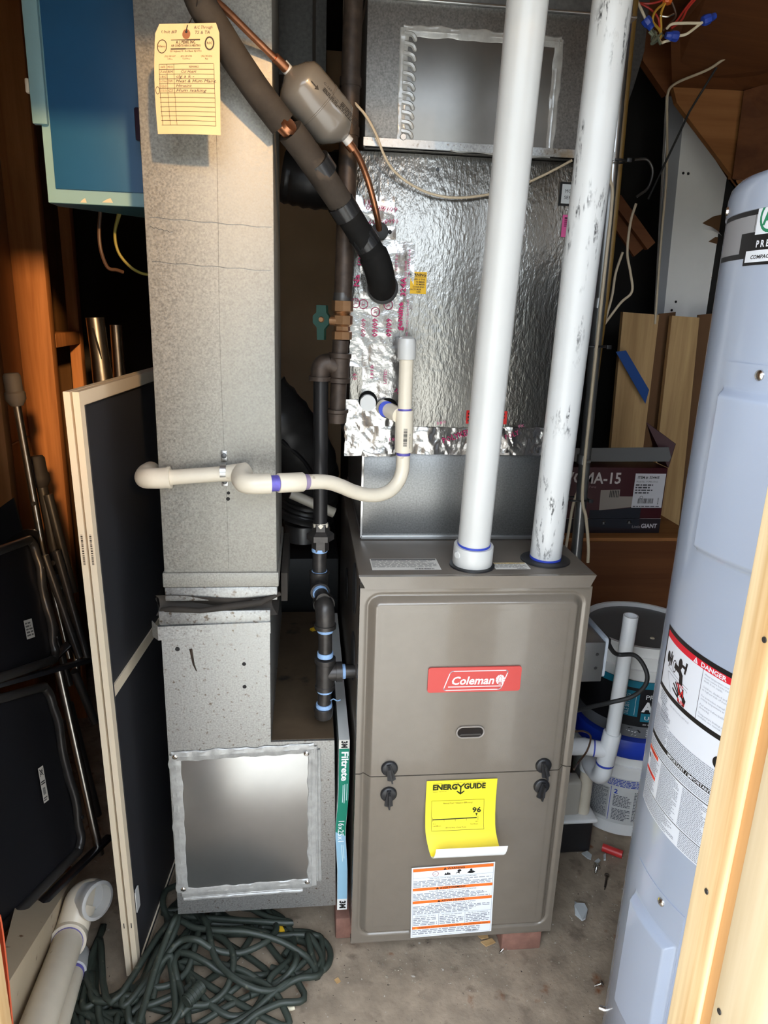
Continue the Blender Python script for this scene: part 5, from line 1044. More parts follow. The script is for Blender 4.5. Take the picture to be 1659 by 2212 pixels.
# ------------------------------------------------------------------ water heater at the right
TX, TY, TR = .696, -.330, .250
wh = thing('water_heater', 'tall pale grey blue cylindrical water heater with warning labels behind the right door jamb', 'water heater', (TX, TY, FLOOR))
MB().lathe([(0, TR - .02), (.004, TR - .004), (.012, TR), (.45, TR), (.9, TR), (1.4935, TR), (1.4945, TR - .0025)], (TX, TY, FLOOR), (0, 0, 1), 128).build('jacket', M['tankpaint'], wh, ang=50)
MB().lathe([(1.4945, TR - .001), (1.4955, TR + .0015), (1.520, TR + .0015), (1.532, TR - .001), (1.540, TR - .008), (1.544, TR - .03), (1.546, TR - .12)], (TX, TY, FLOOR), (0, 0, 1), 128).build('top_cap', M['tankpaint'], wh, ang=50)
def cyl(th, z, h=0): a = math.radians(th); return Vector((TX + (TR + h) * math.cos(a), TY + (TR + h) * math.sin(a), z))
def access(name, th0, th1, z0, z1, mz0, mz1, sth, sz):
    mth = (th0 + th1) / 2
    def hgt(th, z):
        d = min((th - th0) * TR * math.pi / 180, (th1 - th) * TR * math.pi / 180, z - mz0, mz1 - z)
        return .0012 + .013 * ss(.003, .017, d)
    ths = sorted({th0 + (th1 - th0) * i / 34 for i in range(35)} | {th0 + .45 * i for i in range(14)} | {th1 - .45 * i for i in range(14)})
    zs = sorted({z0 + (z1 - z0) * i / 30 for i in range(31)} | {mz0 + .002 * i for i in range(14)} | {mz1 - .002 * i for i in range(14)})
    b = MB(); V = [[b.bm.verts.new(cyl(a, z, hgt(a, z))) for z in zs] for a in ths]
    for i in range(len(ths) - 1):
        for j in range(len(zs) - 1): b.bm.faces.new((V[i][j], V[i + 1][j], V[i + 1][j + 1], V[i][j + 1]))
    nx, nz = len(ths) - 1, len(zs) - 1
    rim = [(i, 0) for i in range(nx)] + [(nx, j) for j in range(nz)] + [(i, nz) for i in range(nx, 0, -1)] + [(0, j) for j in range(nz, 0, -1)]
    bk2 = [b.bm.verts.new(cyl(ths[i], zs[j], -.001)) for i, j in rim]
    for k in range(len(rim)):
        i, j = rim[k]; m_, n_ = rim[(k + 1) % len(rim)]; b.bm.faces.new((V[i][j], bk2[k], bk2[(k + 1) % len(rim)], V[m_][n_]))
    o = b.build(name, M['tankpaint'], wh, ang=55)
    MB().lathe([(0, .0070), (.002, .0066), (.004, .004), (.0045, .001)], cyl(sth, sz, .001), cyl(sth, sz, 1) - cyl(sth, sz, 0), 14).build('screw', M['chrome'], o)
access('upper_access_cover', 176.6, 208.0, 1.003, 1.2545, .993, 1.2260, 192.1, 1.2421)
access('lower_access_cover', 172.4, 200.0, .175, .4590, .165, .4040, 189.7, .4445)
MB().lathe([(0, .006), (.004, .005)], cyl(156.5, 1.445, .0), cyl(156.5, 0, 1) - cyl(156.5, 0, 0), 10).build('rim_screw', M['chrome'], wh)
MB().lathe([(0, .006), (.010, .005)], cyl(152.0, .03, .0), cyl(152, 0, 1) - cyl(152, 0, 0), 10).build('base_screw', M['chrome'], wh)
# warning label
LT0, LZ0, LZ1 = 165.0, .5535, .8600
w = math.radians(216 - LT0) * TR; h = LZ1 - LZ0
p = Print(cyl_map(TX, TY, TR, LT0, LZ0), .0003, .006); BK, DG = (26, 24, 24), (146, 150, 160)
LW = (226, 230, 238); dv = math.radians(190.2 - LT0) * TR
p.rect(0, 0, w, h, LW, 0); p.rect(0, h - .0075, w, h, BK, 1); p.rect(.0045, h - .0175, w, h - .0075, (214, 34, 50), 1); p.rect(0, .212, .0045, h, BK, 1)
p.poly([(dv - .022, h - .0165), (dv - .012, h - .0165), (dv - .017, h - .0080)], LW, 2); p.rect(dv - .0176, h - .0150, dv - .0164, h - .0110, (214, 34, 50), 3)
p.text('DANGER', dv - .006, h - .0157, .0066, LW, 2, bold=.03, width=.046)
p.rect(0, .2050, w, .2125, BK, 1); p.line([(dv, .2125), (dv, h - .0175)], .0008, BK)
# tap, water, hand
p.disc(.020, .262, .0055, BK, ry=.0090); p.line([(.020, .262), (.034, .262)], .0045, BK, 2); p.line([(.032, .254), (.034, .270)], .0040, BK, 2); p.line([(.026, .250), (.030, .274)], .0032, BK, 2)
p.disc(.060, .270, .0055, BK, ry=.0085); p.line([(.062, .270), (.076, .270)], .0045, BK, 2); p.line([(.074, .262), (.076, .278)], .0040, BK, 2)
p.ring(.044, .258, .0052, .0016, BK, ry=.0090); p.line([(.047, .260), (.060, .259), (.066, .254), (.068, .243)], .0090, BK, 2)
p.poly([(.063, .241), (.072, .241), (.073, .236), (.062, .236)], (190, 194, 200), 2)
p.text('HOT', .058, .2355, .0062, (214, 34, 50), 3, width=.018)
p.line([(.022, .2480), (.086, .2440)], .0006, BK); p.line([(.086, .2380), (.082, .2400), (.030, .2420), (.025, .2400), (.044, .2160)], .0006, BK)
p.poly([(.068, .2130), (.084, .2130), (.086, .2240), (.076, .2310), (.062, .2240)], BK, 1)
for a, c in (((.066, .224), (.050, .233)), ((.068, .226), (.055, .238)), ((.071, .228), (.061, .240)), ((.064, .220), (.049, .225)), ((.078, .226), (.076, .237))): p.line([a, c], .0032, BK, 2)
for a, c in (((.070, .226), (.062, .238)), ((.078, .226), (.075, .235)), ((.072, .224), (.074, .232))): p.line([a, c], .0022, (224, 40, 40), 3)
p.text('BURN', .066, .2145, .0050, (224, 40, 40), 3, width=.019, bold=.02)
for k, s in enumerate(('Water temperature over 125F can', 'cause severe burns instantly or', 'death from scalds.', '', 'Children, disabled and elderly are', 'at highest risk of being scalded.', '', 'See instruction manual before', 'setting temperature at water heater.', '', 'Feel water before bathing or', 'showering.', '', 'Temperature limiting valves are', 'available, see manual.')):
    if s: p.text(s, dv + .004, h - .0245 - .00455 * k, .0031, DG, width=.00185 * len(s), res=1)
# text columns
p.fine(.012, .186, .040, .204, 5, DG, 61, wl=.004); p.fine(.022, .164, .050, .188, 7, DG, 62, wl=.004); p.fine(.002, .128, .058, .176, 18, DG, 63, wl=.004); p.fine(.058, .128, w - .004, .160, 11, DG, 64, wl=.004)
p.text('READ AND FOLLOW ALL SAFETY RULES', .050, .196, .0026, DG, width=.05, res=1)
p.disc(w - .062, .172, .010, BK, 2)
p.rect(0, .1195, w, .1270, BK, 1); p.text('IMPORTANT / IMPORTANTE', .064, .1208, .0050, LW, 2, width=.098, bold=.02)
p.fine(.002, .104, w - .004, .118, 5, DG, 65, wl=.004); p.rect(0, .1005, w, .1020, BK, 1)
p.rect(.0, .0915, .040, .0985, (232, 82, 50), 1); p.text('WARNING', .012, .0930, .0036, (120, 20, 10), 2, width=.018, res=1); p.rect(.0, .0560, .040, .0620, (232, 64, 50), 1); p.text('WARNING', .012, .0573, .0034, (120, 20, 10), 2, width=.018, res=1)
p.disc(.006, .082, .0028, BK, ry=.005); p.fine(.012, .064, .046, .090, 8, DG, 66, wl=.004); p.fine(.001, .034, .044, .055, 7, DG, 67, wl=.004)
p.fine(.052, .034, .104, .099, 24, DG, 68, wl=.004, ragged=.25); p.fine(.110, .034, .160, .099, 24, DG, 69, wl=.004, ragged=.25); p.fine(.166, .034, w - .004, .099, 24, DG, 70, wl=.004)
p.rect(0, .0305, w, .0318, BK, 1); p.fine(.002, .002, .110, .0295, 10, DG, 71, wl=.004); p.fine(.118, .002, w - .004, .0295, 10, DG, 72, wl=.004)
p.build('warning_label', wh)
# badge band near the top
B0 = 156.0; bz = 1.379; Tq = 1.4345
p = Print(cyl_map(TX, TY, TR, B0, bz), .0003, .006); u1 = math.radians(180.4 - B0) * TR; W2 = u1 + .17
p.rect(0, 0, u1 + .01, .0560, BK, 0); p.rect(.002, .0065, u1 * .72, .0500, (150, 150, 152), 1); p.rect(u1 * .72, .0300, u1 + .01, .0500, (150, 150, 152), 1)
p.rect(u1 - .003, .0230, W2, .0690, BK, 1); p.rect(u1 + .0005, .0265, W2 - .0035, .0655, (228, 232, 238), 2)
p.ring(u1 + .024, .0460, .0165, .0035, (44, 130, 92), 3); p.text('A', u1 + .013, .0370, .0170, (44, 130, 92), 4, bold=.04)
p.rect(u1 - .016, -.0085, W2, .0240, BK, 2); p.rect(u1 - .012, -.0050, W2 - .0035, .0085, (228, 232, 238), 3); p.text('P R E M I U M', u1 + .006, .0120, .0075, (228, 232, 238), 3, bold=.03); p.text('COMPACT ELECTRIC', u1 - .001, -.0012, .0042, BK, 4, bold=.03, shear=.15, width=.075)
p.build('badge', wh)

# ------------------------------------------------------------------ pails between heater and furnace
def pail(name, label, cx, cy, z0, hh, r0, r1, m, rimm, open_top):
    t = thing(name, label, 'pail', (cx, cy, z0), 'pails stacked beside the water heater')
    prof = [(0, r0 - .006), (.004, r0), (hh * .72, r0 + (r1 - r0) * .72), (hh * .73, r1 + .004), (hh * .755, r1 + .004), (hh * .76, r1 - .002), (hh * .86, r1), (hh * .865, r1 + .005), (hh * .89, r1 + .005), (hh * .895, r1), (hh * .97, r1 + .001), (hh * .975, r1 + .007), (hh, r1 + .007)]
    if open_top: prof += [(hh, r1 - .002), (hh * .60, r1 - .008), (hh * .595, .002)]
    MB().lathe(prof, (cx, cy, z0), (0, 0, 1), 56).build('body', m, t)
    return t
PX, PY = .800, .460
l_ = pail('lower_pail', 'lower white pail with blue lid and printed instructions, standing on the floor', PX, PY, FLOOR, .300, .128, .142, M['bucket'], None, False); l_.name = 'pail'
MB().lathe([(.255, .1465), (.262, .1500), (.300, .1500), (.306, .146), (.308, .10)], (PX, PY, FLOOR), (0, 0, 1), 56).build('lid', M['bluelid'], l_)
p = Print(cyl_map(PX, PY, .1355, 205, FLOOR), .0012, .008); BL = (52, 76, 176)
p.rect(0, .045, .27, .185, (212, 212, 210)); p.fine(.004, .160, .27, .183, 5, BL, 5, wl=.010); p.rect(.004, .055, .066, .150, (176, 176, 174), 1); p.fine(.008, .058, .064, .148, 22, (104, 106, 110), 6, wl=.007); p.line([(.070, .052), (.070, .156)], .0014, BL); p.text('2', .078, .138, .0130, BL, bold=.03)
p.fine(.078, .098, .125, .134, 8, (96, 98, 104), 7, wl=.007); p.fine(.078, .056, .125, .092, 8, (96, 98, 104), 8, wl=.007); p.fine(.13, .056, .26, .150, 20, (96, 98, 104), 9, wl=.007); p.build('printed_label', l_)
u_ = pail('pail', 'upper open pail with black and teal adhesive label, stacked on the lower one', PX, PY, .2480, .268, .128, .146, M['bucket'], None, True)
b = MB(); b.lathe([(.5050, .1425), (.5070, .120), (.5080, .02)], (PX, PY, 0), (0, 0, 1), 40); b.build('grey_lid', M['bucketgrey'], u_)
b = MB(); b.lathe([(0, .006), (.002, .005)], aZ(1409, 1379, .5085), (0, 0, 1), 12); b.build('lid_spot', M['wwhite'], u_)
p = Print((lambda f: (lambda u, v, h: f(u, v * .86, h)))(cyl_map(PX, PY, .1370, 187, .2480)), .0045, .008); TE = (30, 122, 146)
p.rect(-.06, .012, .34, .198, (28, 28, 32)); p.rect(-.06, .176, .34, .198, TE, 1); p.rect(.108, .082, .150, .166, TE, 1); p.text('TILE SETTING', .128, .086, .0095, (210, 226, 232), rot=V_, width=.070); p.line([(.142, .088), (.142, .150)], .0012, (190, 210, 216), 2)
p.text('PREMIUM', .163, .144, .0150, WHITE, width=.075); p.text('ALL', .160, .104, .0300, WHITE, bold=.05, width=.055); p.rect(.158, .068, .300, .096, TE, 1); p.text('UNIVERSAL', .166, .076, .0120, WHITE, width=.090, bold=.01)
p.fine(.165, .056, .25, .064, 1, (150, 150, 150), 4); p.rect(-.06, .012, .34, .050, (110, 112, 116), 1); p.line([(.130, .034), (.150, .030), (.156, .034)], .0022, WHITE); p.poly([(.142, .018), (.152, .018), (.156, .024), (.146, .024)], WHITE); p.line([(.132, .042), (.142, .043)], .0035, INK); p.line([(.156, .038), (.162, .032)], .004, INK); p.fine(.176, .018, .25, .046, 4, (200, 200, 204), 12)
p.build('printed_label', u_)

# ------------------------------------------------------------------ condensate pump and its white pipework
pu = thing('condensate_pump', 'small black condensate pump with white lid on the floor right of furnace', 'pump', (.56, .36, FLOOR))
q1 = aZ(1280, 1745, .045)
px1 = .6540; MB().box(.475, px1, .285, .345, FLOOR, .035, .008, None, 3).build('tank', M['black'], pu)
MB().box(.468, px1 + .008, .278, .351, .0355, .0480, .006, None, 3).build('lid', M['bucket'], pu)
MB().box(.480, .616, .296, .343, .0485, .150, .008, None, 3).build('motor_housing', mat('warm_white_housing', S(190, 184, 172), .5), pu)
dp = thing('condensate_pipe', 'bright white condensate pipe with open top, tee and return elbow beside furnace', 'pipe', (.62, .3, .048))
QY = .225; RR = .0167
tp, tq = aY(1363, 1330, QY - .012), aY(1322, 1590, QY)
b = MB(); b.tube([tp, tq], RR, 26, False); b.tube([tq, tp], RR - .003, 26, False); ax = (tp - tq).normalized(); b.build('riser', M['pvc_bright'], dp)
MB().lathe([(-.0002, RR), (.0004, RR), (.0004, RR - .0032), (-.0002, RR - .0032), (-.0002, RR)], tp, ax, 26, False).build('pipe_rim', M['pvc_bright'], dp)
ta, tb = aY(1307, 1648, QY), aY(1323, 1582, QY); MB().tube([ta, ta.lerp(tb, .03), ta.lerp(tb, .97), tb], [.0205, .0215, .0215, .0205], 26).build('tee', M['pvc_bright'], dp)
tm_ = aY(1312, 1622, QY); MB().tube([tm_, aY(1263, 1612, QY + .015)], .0200, 24).build('tee_branch', M['pvc_bright'], dp)
MB().tube([aY(1266, 1612, QY + .014), Vector((.446, QY + .03, aY(1240, 1609, QY + .03).z))], .0210, 24).build('pipe_socket', M['pvc_bright'], dp)
MB().tube([aY(1284, 1616, QY + .008), aY(1281, 1615.5, QY + .009)], .0207, 24).build('cement_ring', M['bluecement'], dp)
el0 = aY(1306, 1650, QY); el1 = aY(1272, 1650, QY + .075)
MB().tube(catmull([el0, aY(1302, 1668, QY + .003), aY(1293, 1674, QY + .022), aY(1280, 1660, QY + .055), aY(1274, 1648, QY + .078)], 5), .0212, 24).build('elbow', M['pvc_bright'], dp)
MB().tube([aY(1307, 1646, QY), aY(1306.5, 1650, QY)], .0216, 24).build('cement_ring', M['bluecement'], dp)
dn0 = aY(1272, 1640, QY + .088); dn1 = Vector((dn0.x + .002, dn0.y + .002, .046)); MB().tube([dn0, dn1], RR, 24).build('downpipe', M['pvc_cream'], dp)
MB().tube([dn0 + Vector((0, 0, .012)), dn0 + Vector((0, 0, -.030))], .0208, 24).build('socket', M['pvc_bright'], dp)
# junction box and its black cord
jb = thing('junction_box', 'grey galvanised junction box with rounded cover on the right side of furnace', 'junction box', (.47, .1, .61))
JX = .4430; z0, z1 = aX(1255, 1475, .46).z, aX(1262, 1382, .46).z; JY = .032
MB().box(JX, .5000, JY, .160, z0 + .004, z1, .0015).build('box', M['galv_smooth'], jb)
MB().box(.5005, .5090, JY + .004, .156, z0 + .010, z1 + .006, .007, None, 3).build('cover', mat('grey_plastic_cover', S(170, 176, 184), .35), jb)
for dz in (.035, .065): MB().lathe([(0, .0035), (.0006, .003)], (.485, JY - .0002, z0 + dz), (0, -1, 0), 10).build('box_hole', M['void'], jb)
for dz in (.03, .055, .08): MB().lathe([(0, .009), (.001, .0085)], (.452, JY - .0002, z0 + dz), (0, -1, 0), 16).build('knockout', M['galv'], jb)
MB().box(.5095, .5260, JY + .03, .11, z1 - .028, z1 - .008, .003).build('plug', M['black'], jb)
co = MB(); co.tube(catmull([(.525, .09, z1 - .018), aY(1330, 1412, .16), aY(1372, 1416, .13), aY(1396, 1450, .10), aY(1394, 1480, .09), aY(1365, 1505, .10), aY(1320, 1517, .11), aY(1280, 1526, .10), aY(1240, 1536, .08)], 8), .0048, 12)
tag(co.build('power_cord', M['rubber']), 'black cord looping from junction box in front of the white riser pipe', 'cord')
tw2 = MB(); tw2.tube(catmull([aY(1240, 1580, .10), aY(1262, 1580, .12), aY(1276, 1592, .15), aY(1268, 1622, .17), aY(1250, 1646, .14), aY(1240, 1662, .10)], 6), .0022, 8); tag(tw2.build('sensor_wire', M['wbrown']), 'thin brown wire looping past the white tee at furnace side', 'wire')

# ------------------------------------------------------------------ conduit and cables behind the right vent pipe
cd = thing('conduit', 'grey steel conduit rising behind the right vent pipe', 'conduit', aY(1243, 1190, .30))
MB().tube([aY(1243, 1215, .30), aY(1318, 400, .30), aY(1352, 30, .30)], .0125, 18).build('tube', M['galv_smooth'], cd)
for px, py in ((1261, 992), (1292, 655)): MB().lathe([(-.010, .0150), (.010, .0150)], aY(px, py, .30), (.03, 0, 1), 16).build('connector', M['galv_smooth'], cd)
MB().tube([aY(1266, 997, .283), aY(1275, 997, .283)], .004, 10).build('set_screw', M['galv_smooth'], cd)
for px, py, yy in ((1325, 348, .29), (1284, 748, .29), (1247, 1078, .29)):
    c = aY(px, py, yy); MB().tube([c + Vector((.026 * math.cos(a), .018 * math.sin(a), 0)) for a in [2 * math.pi * k / 18 for k in range(19)]], .0024, 6).build('zip_tie', M['black'], cd)
    MB().box(c.x + .02, c.x + .030, c.y - .02, c.y - .014, c.z - .004, c.z + .004, .001).build('tie_head', M['black'], cd)
k = MB(); k.tube(catmull([aY(1270, 1215, .27), aY(1271, 1180, .27), aY(1266, 1120, .27), aY(1258, 1080, .27), aY(1262, 1010, .27), aY(1275, 880, .27), aY(1300, 640, .27), aY(1322, 430, .27), aY(1318, 380, .27), aY(1330, 250, .27), aY(1362, -20, .27)], 6), .0036, 8); tag(k.build('cable', M['cable']), 'cream cable strapped along the grey conduit', 'cable')
k = MB(); k.tube(catmull([aY(1262, 1000, .33), aY(1283, 830, .33), aY(1312, 600, .33), aY(1334, 380, .33), aY(1352, 180, .33), aY(1372, -20, .33)], 6), .0085, 10); tag(k.build('cable', M['cable_yellow']), 'thicker ochre cable behind the cream one', 'cable')
k = MB(); k.tube(catmull([aY(1222, 1185, .31), aY(1228, 1150, .31), aY(1238, 1090, .31), aY(1249, 1060, .302), aY(1253, 1050, .300)], 6), .0034, 8); tag(k.build('cable', M['cable']), 'short cream cable between right vent pipe and conduit', 'cable')
for lab, P in (('thin pale cable hanging in the dark right of the conduit', [(1306, 700), (1340, 655), (1365, 630), (1362, 590), (1355, 545), (1362, 480), (1374, 440)]), ('second thin pale cable rising beside it to a frayed end', [(1308, 690), (1322, 640), (1330, 590), (1345, 545)]), ('thin dark cable curving in the shadow under the stairs', [(1375, 425), (1400, 405), (1410, 370), (1398, 345), (1370, 345)])):
    k = MB(); k.tube(catmull([aY(x, y, .75) for x, y in P], 6), .0036, 8); tag(k.build('cable', M['cable'] if 'pale' in lab else M['alu_dark']), lab, 'cable')

# wires spilling from the ceiling box
wz = thing('wire_bundle', 'open splice of coloured wires with blue wire nuts hanging from ceiling', 'wires', aY(1415, 60, .35))
def wire(P, m, r=.0020, y=.35): MB().tube(catmull([aY(a, c, y + d) for a, c, d in P], 6), r, 8).build('wire', m, wz)
wire([(1370, -10, 0), (1385, 20, -.02), (1395, 42, -.02)], M['wwhite'], .0026); wire([(1372, 5, .01), (1400, 8, 0), (1425, 3, 0), (1436, -5, 0)], M['wred']); wire([(1372, 2, .0), (1402, 18, -.01), (1420, 36, 0), (1425, 60, 0)], M['wred'])
wire([(1436, 6, 0), (1416, 24, -.02), (1410, 46, -.02), (1424, 64, 0), (1428, 80, 0)], M['wyellow'], .0024); wire([(1437, 6, 0), (1428, 30, 0), (1428, 60, 0), (1426, 85, 0)], M['wyellow'], .0024); wire([(1508, -8, 0), (1486, 18, 0), (1472, 44, 0), (1450, 62, 0)], M['wred']); wire([(1500, -6, 0), (1478, 22, 0), (1462, 45, 0), (1448, 58, 0)], M['wred'])
wire([(1440, 62, -.01), (1452, 52, -.02), (1480, 50, -.02), (1516, 50, -.02)], M['wwhite'], .0026); wire([(1462, 78, -.01), (1482, 74, -.02), (1502, 60, -.02), (1517, 48, -.02)], M['wwhite'], .0026); wire([(1450, 86, -.01), (1436, 90, -.02), (1428, 92, -.01), (1420, 80, 0)], M['wwhite'], .0026)
wire([(1452, 5, 0), (1460, 34, 0), (1446, 52, 0), (1432, 66, 0)], M['wbrown']); wire([(1425, 34, 0), (1442, 36, 0), (1456, 30, 0)], MATS['bright_steel'])
rnd = random.Random(3)
for k in range(9): wire([(1405 + rnd.uniform(-8, 10), 66 + rnd.uniform(-4, 8), rnd.uniform(-.02, .02)), (1412 + rnd.uniform(-10, 10), 82 + rnd.uniform(-8, 8), 0), (1416 + rnd.uniform(-10, 12), 94 + rnd.uniform(-8, 3), rnd.uniform(-.02, .02)), (1424 + rnd.uniform(-12, 12), 72 + rnd.uniform(-6, 10), 0)], M['wgreen'], .0020)
def nut(a, c, y, m): p0, p1 = aY(*a, y), aY(*c, y); L = (p1 - p0).length; MB().lathe([(0, .0085), (.004, .0100), (L * .55, .0092), (L * .60, .0078), (L, .0060)], p0, p1 - p0, 8).build('wire_nut', m, wz)
nut((1393, 40), (1408, 62), .33, M['nutblue']); nut((1518, 46), (1545, 34), .33, M['nutblue']); nut((1464, 79), (1438, 76), .33, M['nutblue']); nut((1440, 8), (1444, -12), .35, M['nutorange'])

# ------------------------------------------------------------------ back right corner: crate, pump carton, boards, white panel, stairs
SY = .80
qa, qb = aY(1262, 1165, SY), aY(1450, 1165, SY); zt = .6405
cr = thing('plywood_crate', 'brown plywood crate in the dark corner carrying the red pump carton', 'crate', (.86, 1.0, FLOOR))
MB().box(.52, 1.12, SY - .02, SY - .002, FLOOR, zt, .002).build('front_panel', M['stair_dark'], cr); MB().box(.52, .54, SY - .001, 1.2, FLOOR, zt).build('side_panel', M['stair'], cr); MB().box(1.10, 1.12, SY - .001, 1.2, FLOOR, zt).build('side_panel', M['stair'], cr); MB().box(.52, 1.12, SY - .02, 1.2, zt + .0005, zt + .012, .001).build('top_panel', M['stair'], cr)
ca = thing('pump_carton', 'dark red printed carton with opened flaps and white product label on crate', 'carton', (.87, .9, zt + .012))
cx0, cx1, cz0, cz1 = .64, 1.010, zt + .0125, .862
MB().box(cx0, cx1, SY + .03, SY + .24, cz0, cz1, .002).build('carton', M['boxred'], ca)
b = MB(); b.prism([(cx0 + .02, SY + .022, cz1 + .018), (cx1 - .004, SY + .022, cz1 + .022), (cx1, SY + .022, cz1 + .035), (cx1 - .012, SY + .022, cz1 + .066), (cx0 + .02, SY + .022, cz1 + .058)], (0, .003, 0)); b.build('front_flap', M['bucketgrey'], ca)
b = MB(); b.prism([(cx1 - .075, SY + .06, cz1 + .135), (cx1 + .012, SY + .03, cz1 + .075), (cx1, SY + .03, cz1 + .001), (cx1, SY + .10, cz1 + .001)], (.003, .003, 0)); b.build('side_flap', M['boxred'], ca)
p = Print(plane_map((cx0, SY + .0295, cz0), (1, 0, 0), (0, 0, 1)), .0003); w, h = cx1 - cx0, cz1 - cz0
p.rect(0, 0, w, .046, (34, 26, 32)); p.line([(0, .046), (w, .047)], .0012, (190, 180, 180)); p.text('VCMA-15', w - .325, h - .050, .0340, (206, 196, 194), bold=.02, width=.178); p.text('Pump', w - .245, h - .064, .0070, (150, 120, 122), res=1)
gx = w - .205; p.poly([(gx, .073), (gx + .11, .085), (gx + .11, .118), (gx + .060, .118), (gx + .060, .140), (gx - .002, .138)], (150, 140, 132)); 
for k in range(6): p.rect(gx + .028 + k * .0052, .115, gx + .0305 + k * .0052, .137, INK, 2)
p.poly([(gx - .03, .020), (gx + .135, .012), (gx + .135, .085), (gx + .02, .074), (gx - .03, .074)], (30, 34, 44), 1)
p.rect(w - .102, .082, w - .004, h - .018, (206, 204, 208), 2); lx = w - .100
p.text('ITEM #: 554405', lx + .006, h - .034, .0080, INK, 3, width=.070, bold=.02, res=1); p.text('Model No.: VCMA-15ULS', lx + .004, h - .046, .0050, INK, 3, width=.068, res=1); p.fine(lx + .003, h - .083, lx + .060, h - .050, 4, (70, 70, 74), 3, lay=3); p.ring(lx + .026, h - .094, .0045, .0012, INK, 3); p.bars(lx + .016, .096, lx + .066, .112, INK, 7, 3); p.bars(lx + .080, .092, lx + .084, .114, INK, 8, 3, True); p.fine(lx + .002, .084, lx + .090, .089, 1, (90, 90, 94), 4, lay=3)
p.text('Little', w - .092, .016, .0085, (150, 146, 150), width=.028); p.text('GIANT', w - .062, .0165, .0135, (200, 196, 200), bold=.03, width=.052)
p.build('carton_print', ca)
def board(label, tl, tr, br_, bl, Y, m, th=.019, nm='board'):
    b = MB(); b.prism([aY(*tl, Y + .02), aY(*tr, Y + .02), aY(*br_, Y), aY(*bl, Y)], (0, th, 0)); return tag(b.build(nm, m, smooth=False), label, 'board')
board('wide tan pine board with blue tape standing left behind the carton', (1346, 674), (1424, 680), (1370, 1130), (1305, 1130), 1.14, M['board'])
board('bowed tan pine board standing right behind the carton', (1452, 682), (1511, 686), (1462, 1180), (1400, 1150), 1.10, M['board'])
board('brown cardboard sheet between the two pine boards', (1424, 678), (1460, 674), (1412, 1130), (1368, 1130), 1.145, M['cardboard'], .006)
board('brown cardboard sheet right of the bowed pine board', (1508, 680), (1560, 676), (1500, 1180), (1462, 1180), 1.145, M['cardboard'], .006)
b = MB(); b.prism([aY(1330, 760, 1.128), aY(1352, 757, 1.128), aY(1402, 842, 1.128), aY(1394, 872, 1.128)], (0, -.0008, 0)); tag(b.build('tape_strip', mat('blue_painter_tape', S(20, 70, 140), .5), smooth=False), 'strip of blue masking tape stuck across the left pine board', 'tape')
wp = thing('painted_sheet', 'tall white painted sheet with torn brown patches behind the water heater', 'panel', aY(1470, 672, 1.26))
b = MB(); b.prism([aY(1443, 200, 1.26), aY(1415, 720, 1.26), aY(1700, 720, 1.26), aY(1700, 180, 1.26)], (0, .016, 0)); b.build('panel', M['whitepaint'], wp, smooth=False)
b = MB(); b.prism([aY(1446, 200, 1.2590), aY(1412, 720, 1.2590), aY(1428, 720, 1.2590), aY(1480, 200, 1.2590)], (0, -.006, 0)); b.build('edge_strip', M['greypaint'], wp, smooth=False)
for P in ([(1517, 482), (1540, 468), (1580, 458), (1580, 510), (1556, 505), (1538, 492)], [(1530, 522), (1545, 512), (1575, 514), (1575, 532), (1552, 528)], [(1536, 600), (1545, 586), (1570, 590), (1570, 604)]):
    b = MB(); b.prism([aY(x, y, 1.2585) for x, y in P], (0, -.0012, 0)); b.build('torn_patch', M['cardboard'], wp, smooth=False)
b = MB(); b.grid(6, 3, lambda u, v: aY(1519 + 45 * u, 486 + 26 * u * u + 10 * v, 1.257) + Vector((0, -.02 * math.sin(u * 2) * v, 0)), (0, .001, 0)); b.build('peeling_paper', M['whitepaint'], wp)
for px, py in ((1476, 374), (1487, 375), (1451, 670), (1460, 652)): MB().lathe([(0, .0045), (.001, .004)], aY(px, py, 1.2575), (0, -1, 0), 8).build('nail_hole', M['void'], wp)
sr = thing('staircase', 'underside of a brown wooden staircase at the upper right', 'stairs', aY(1500, 200, 1.0))
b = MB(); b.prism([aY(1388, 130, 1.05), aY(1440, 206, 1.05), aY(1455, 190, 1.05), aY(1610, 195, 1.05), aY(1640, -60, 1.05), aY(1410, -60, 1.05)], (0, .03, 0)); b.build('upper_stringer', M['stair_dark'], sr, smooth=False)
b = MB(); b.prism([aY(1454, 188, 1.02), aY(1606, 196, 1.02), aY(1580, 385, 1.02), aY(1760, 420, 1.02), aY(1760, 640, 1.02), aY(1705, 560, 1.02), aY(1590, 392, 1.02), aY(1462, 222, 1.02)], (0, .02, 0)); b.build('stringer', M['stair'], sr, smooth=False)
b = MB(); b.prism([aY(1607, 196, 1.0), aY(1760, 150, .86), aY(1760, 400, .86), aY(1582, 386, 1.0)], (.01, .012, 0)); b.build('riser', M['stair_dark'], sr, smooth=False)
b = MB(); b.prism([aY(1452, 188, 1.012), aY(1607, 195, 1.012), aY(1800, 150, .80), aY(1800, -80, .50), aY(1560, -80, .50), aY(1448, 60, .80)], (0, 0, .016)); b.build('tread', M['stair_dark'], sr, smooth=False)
b = MB(); b.prism([aY(1380, -60, 1.10), aY(1388, 130, 1.10), aY(1445, 205, 1.10), aY(1800, 205, 1.10), aY(1800, -60, 1.10)], (0, .015, 0)); b.build('back_board', M['stair_dark'], sr, smooth=False)
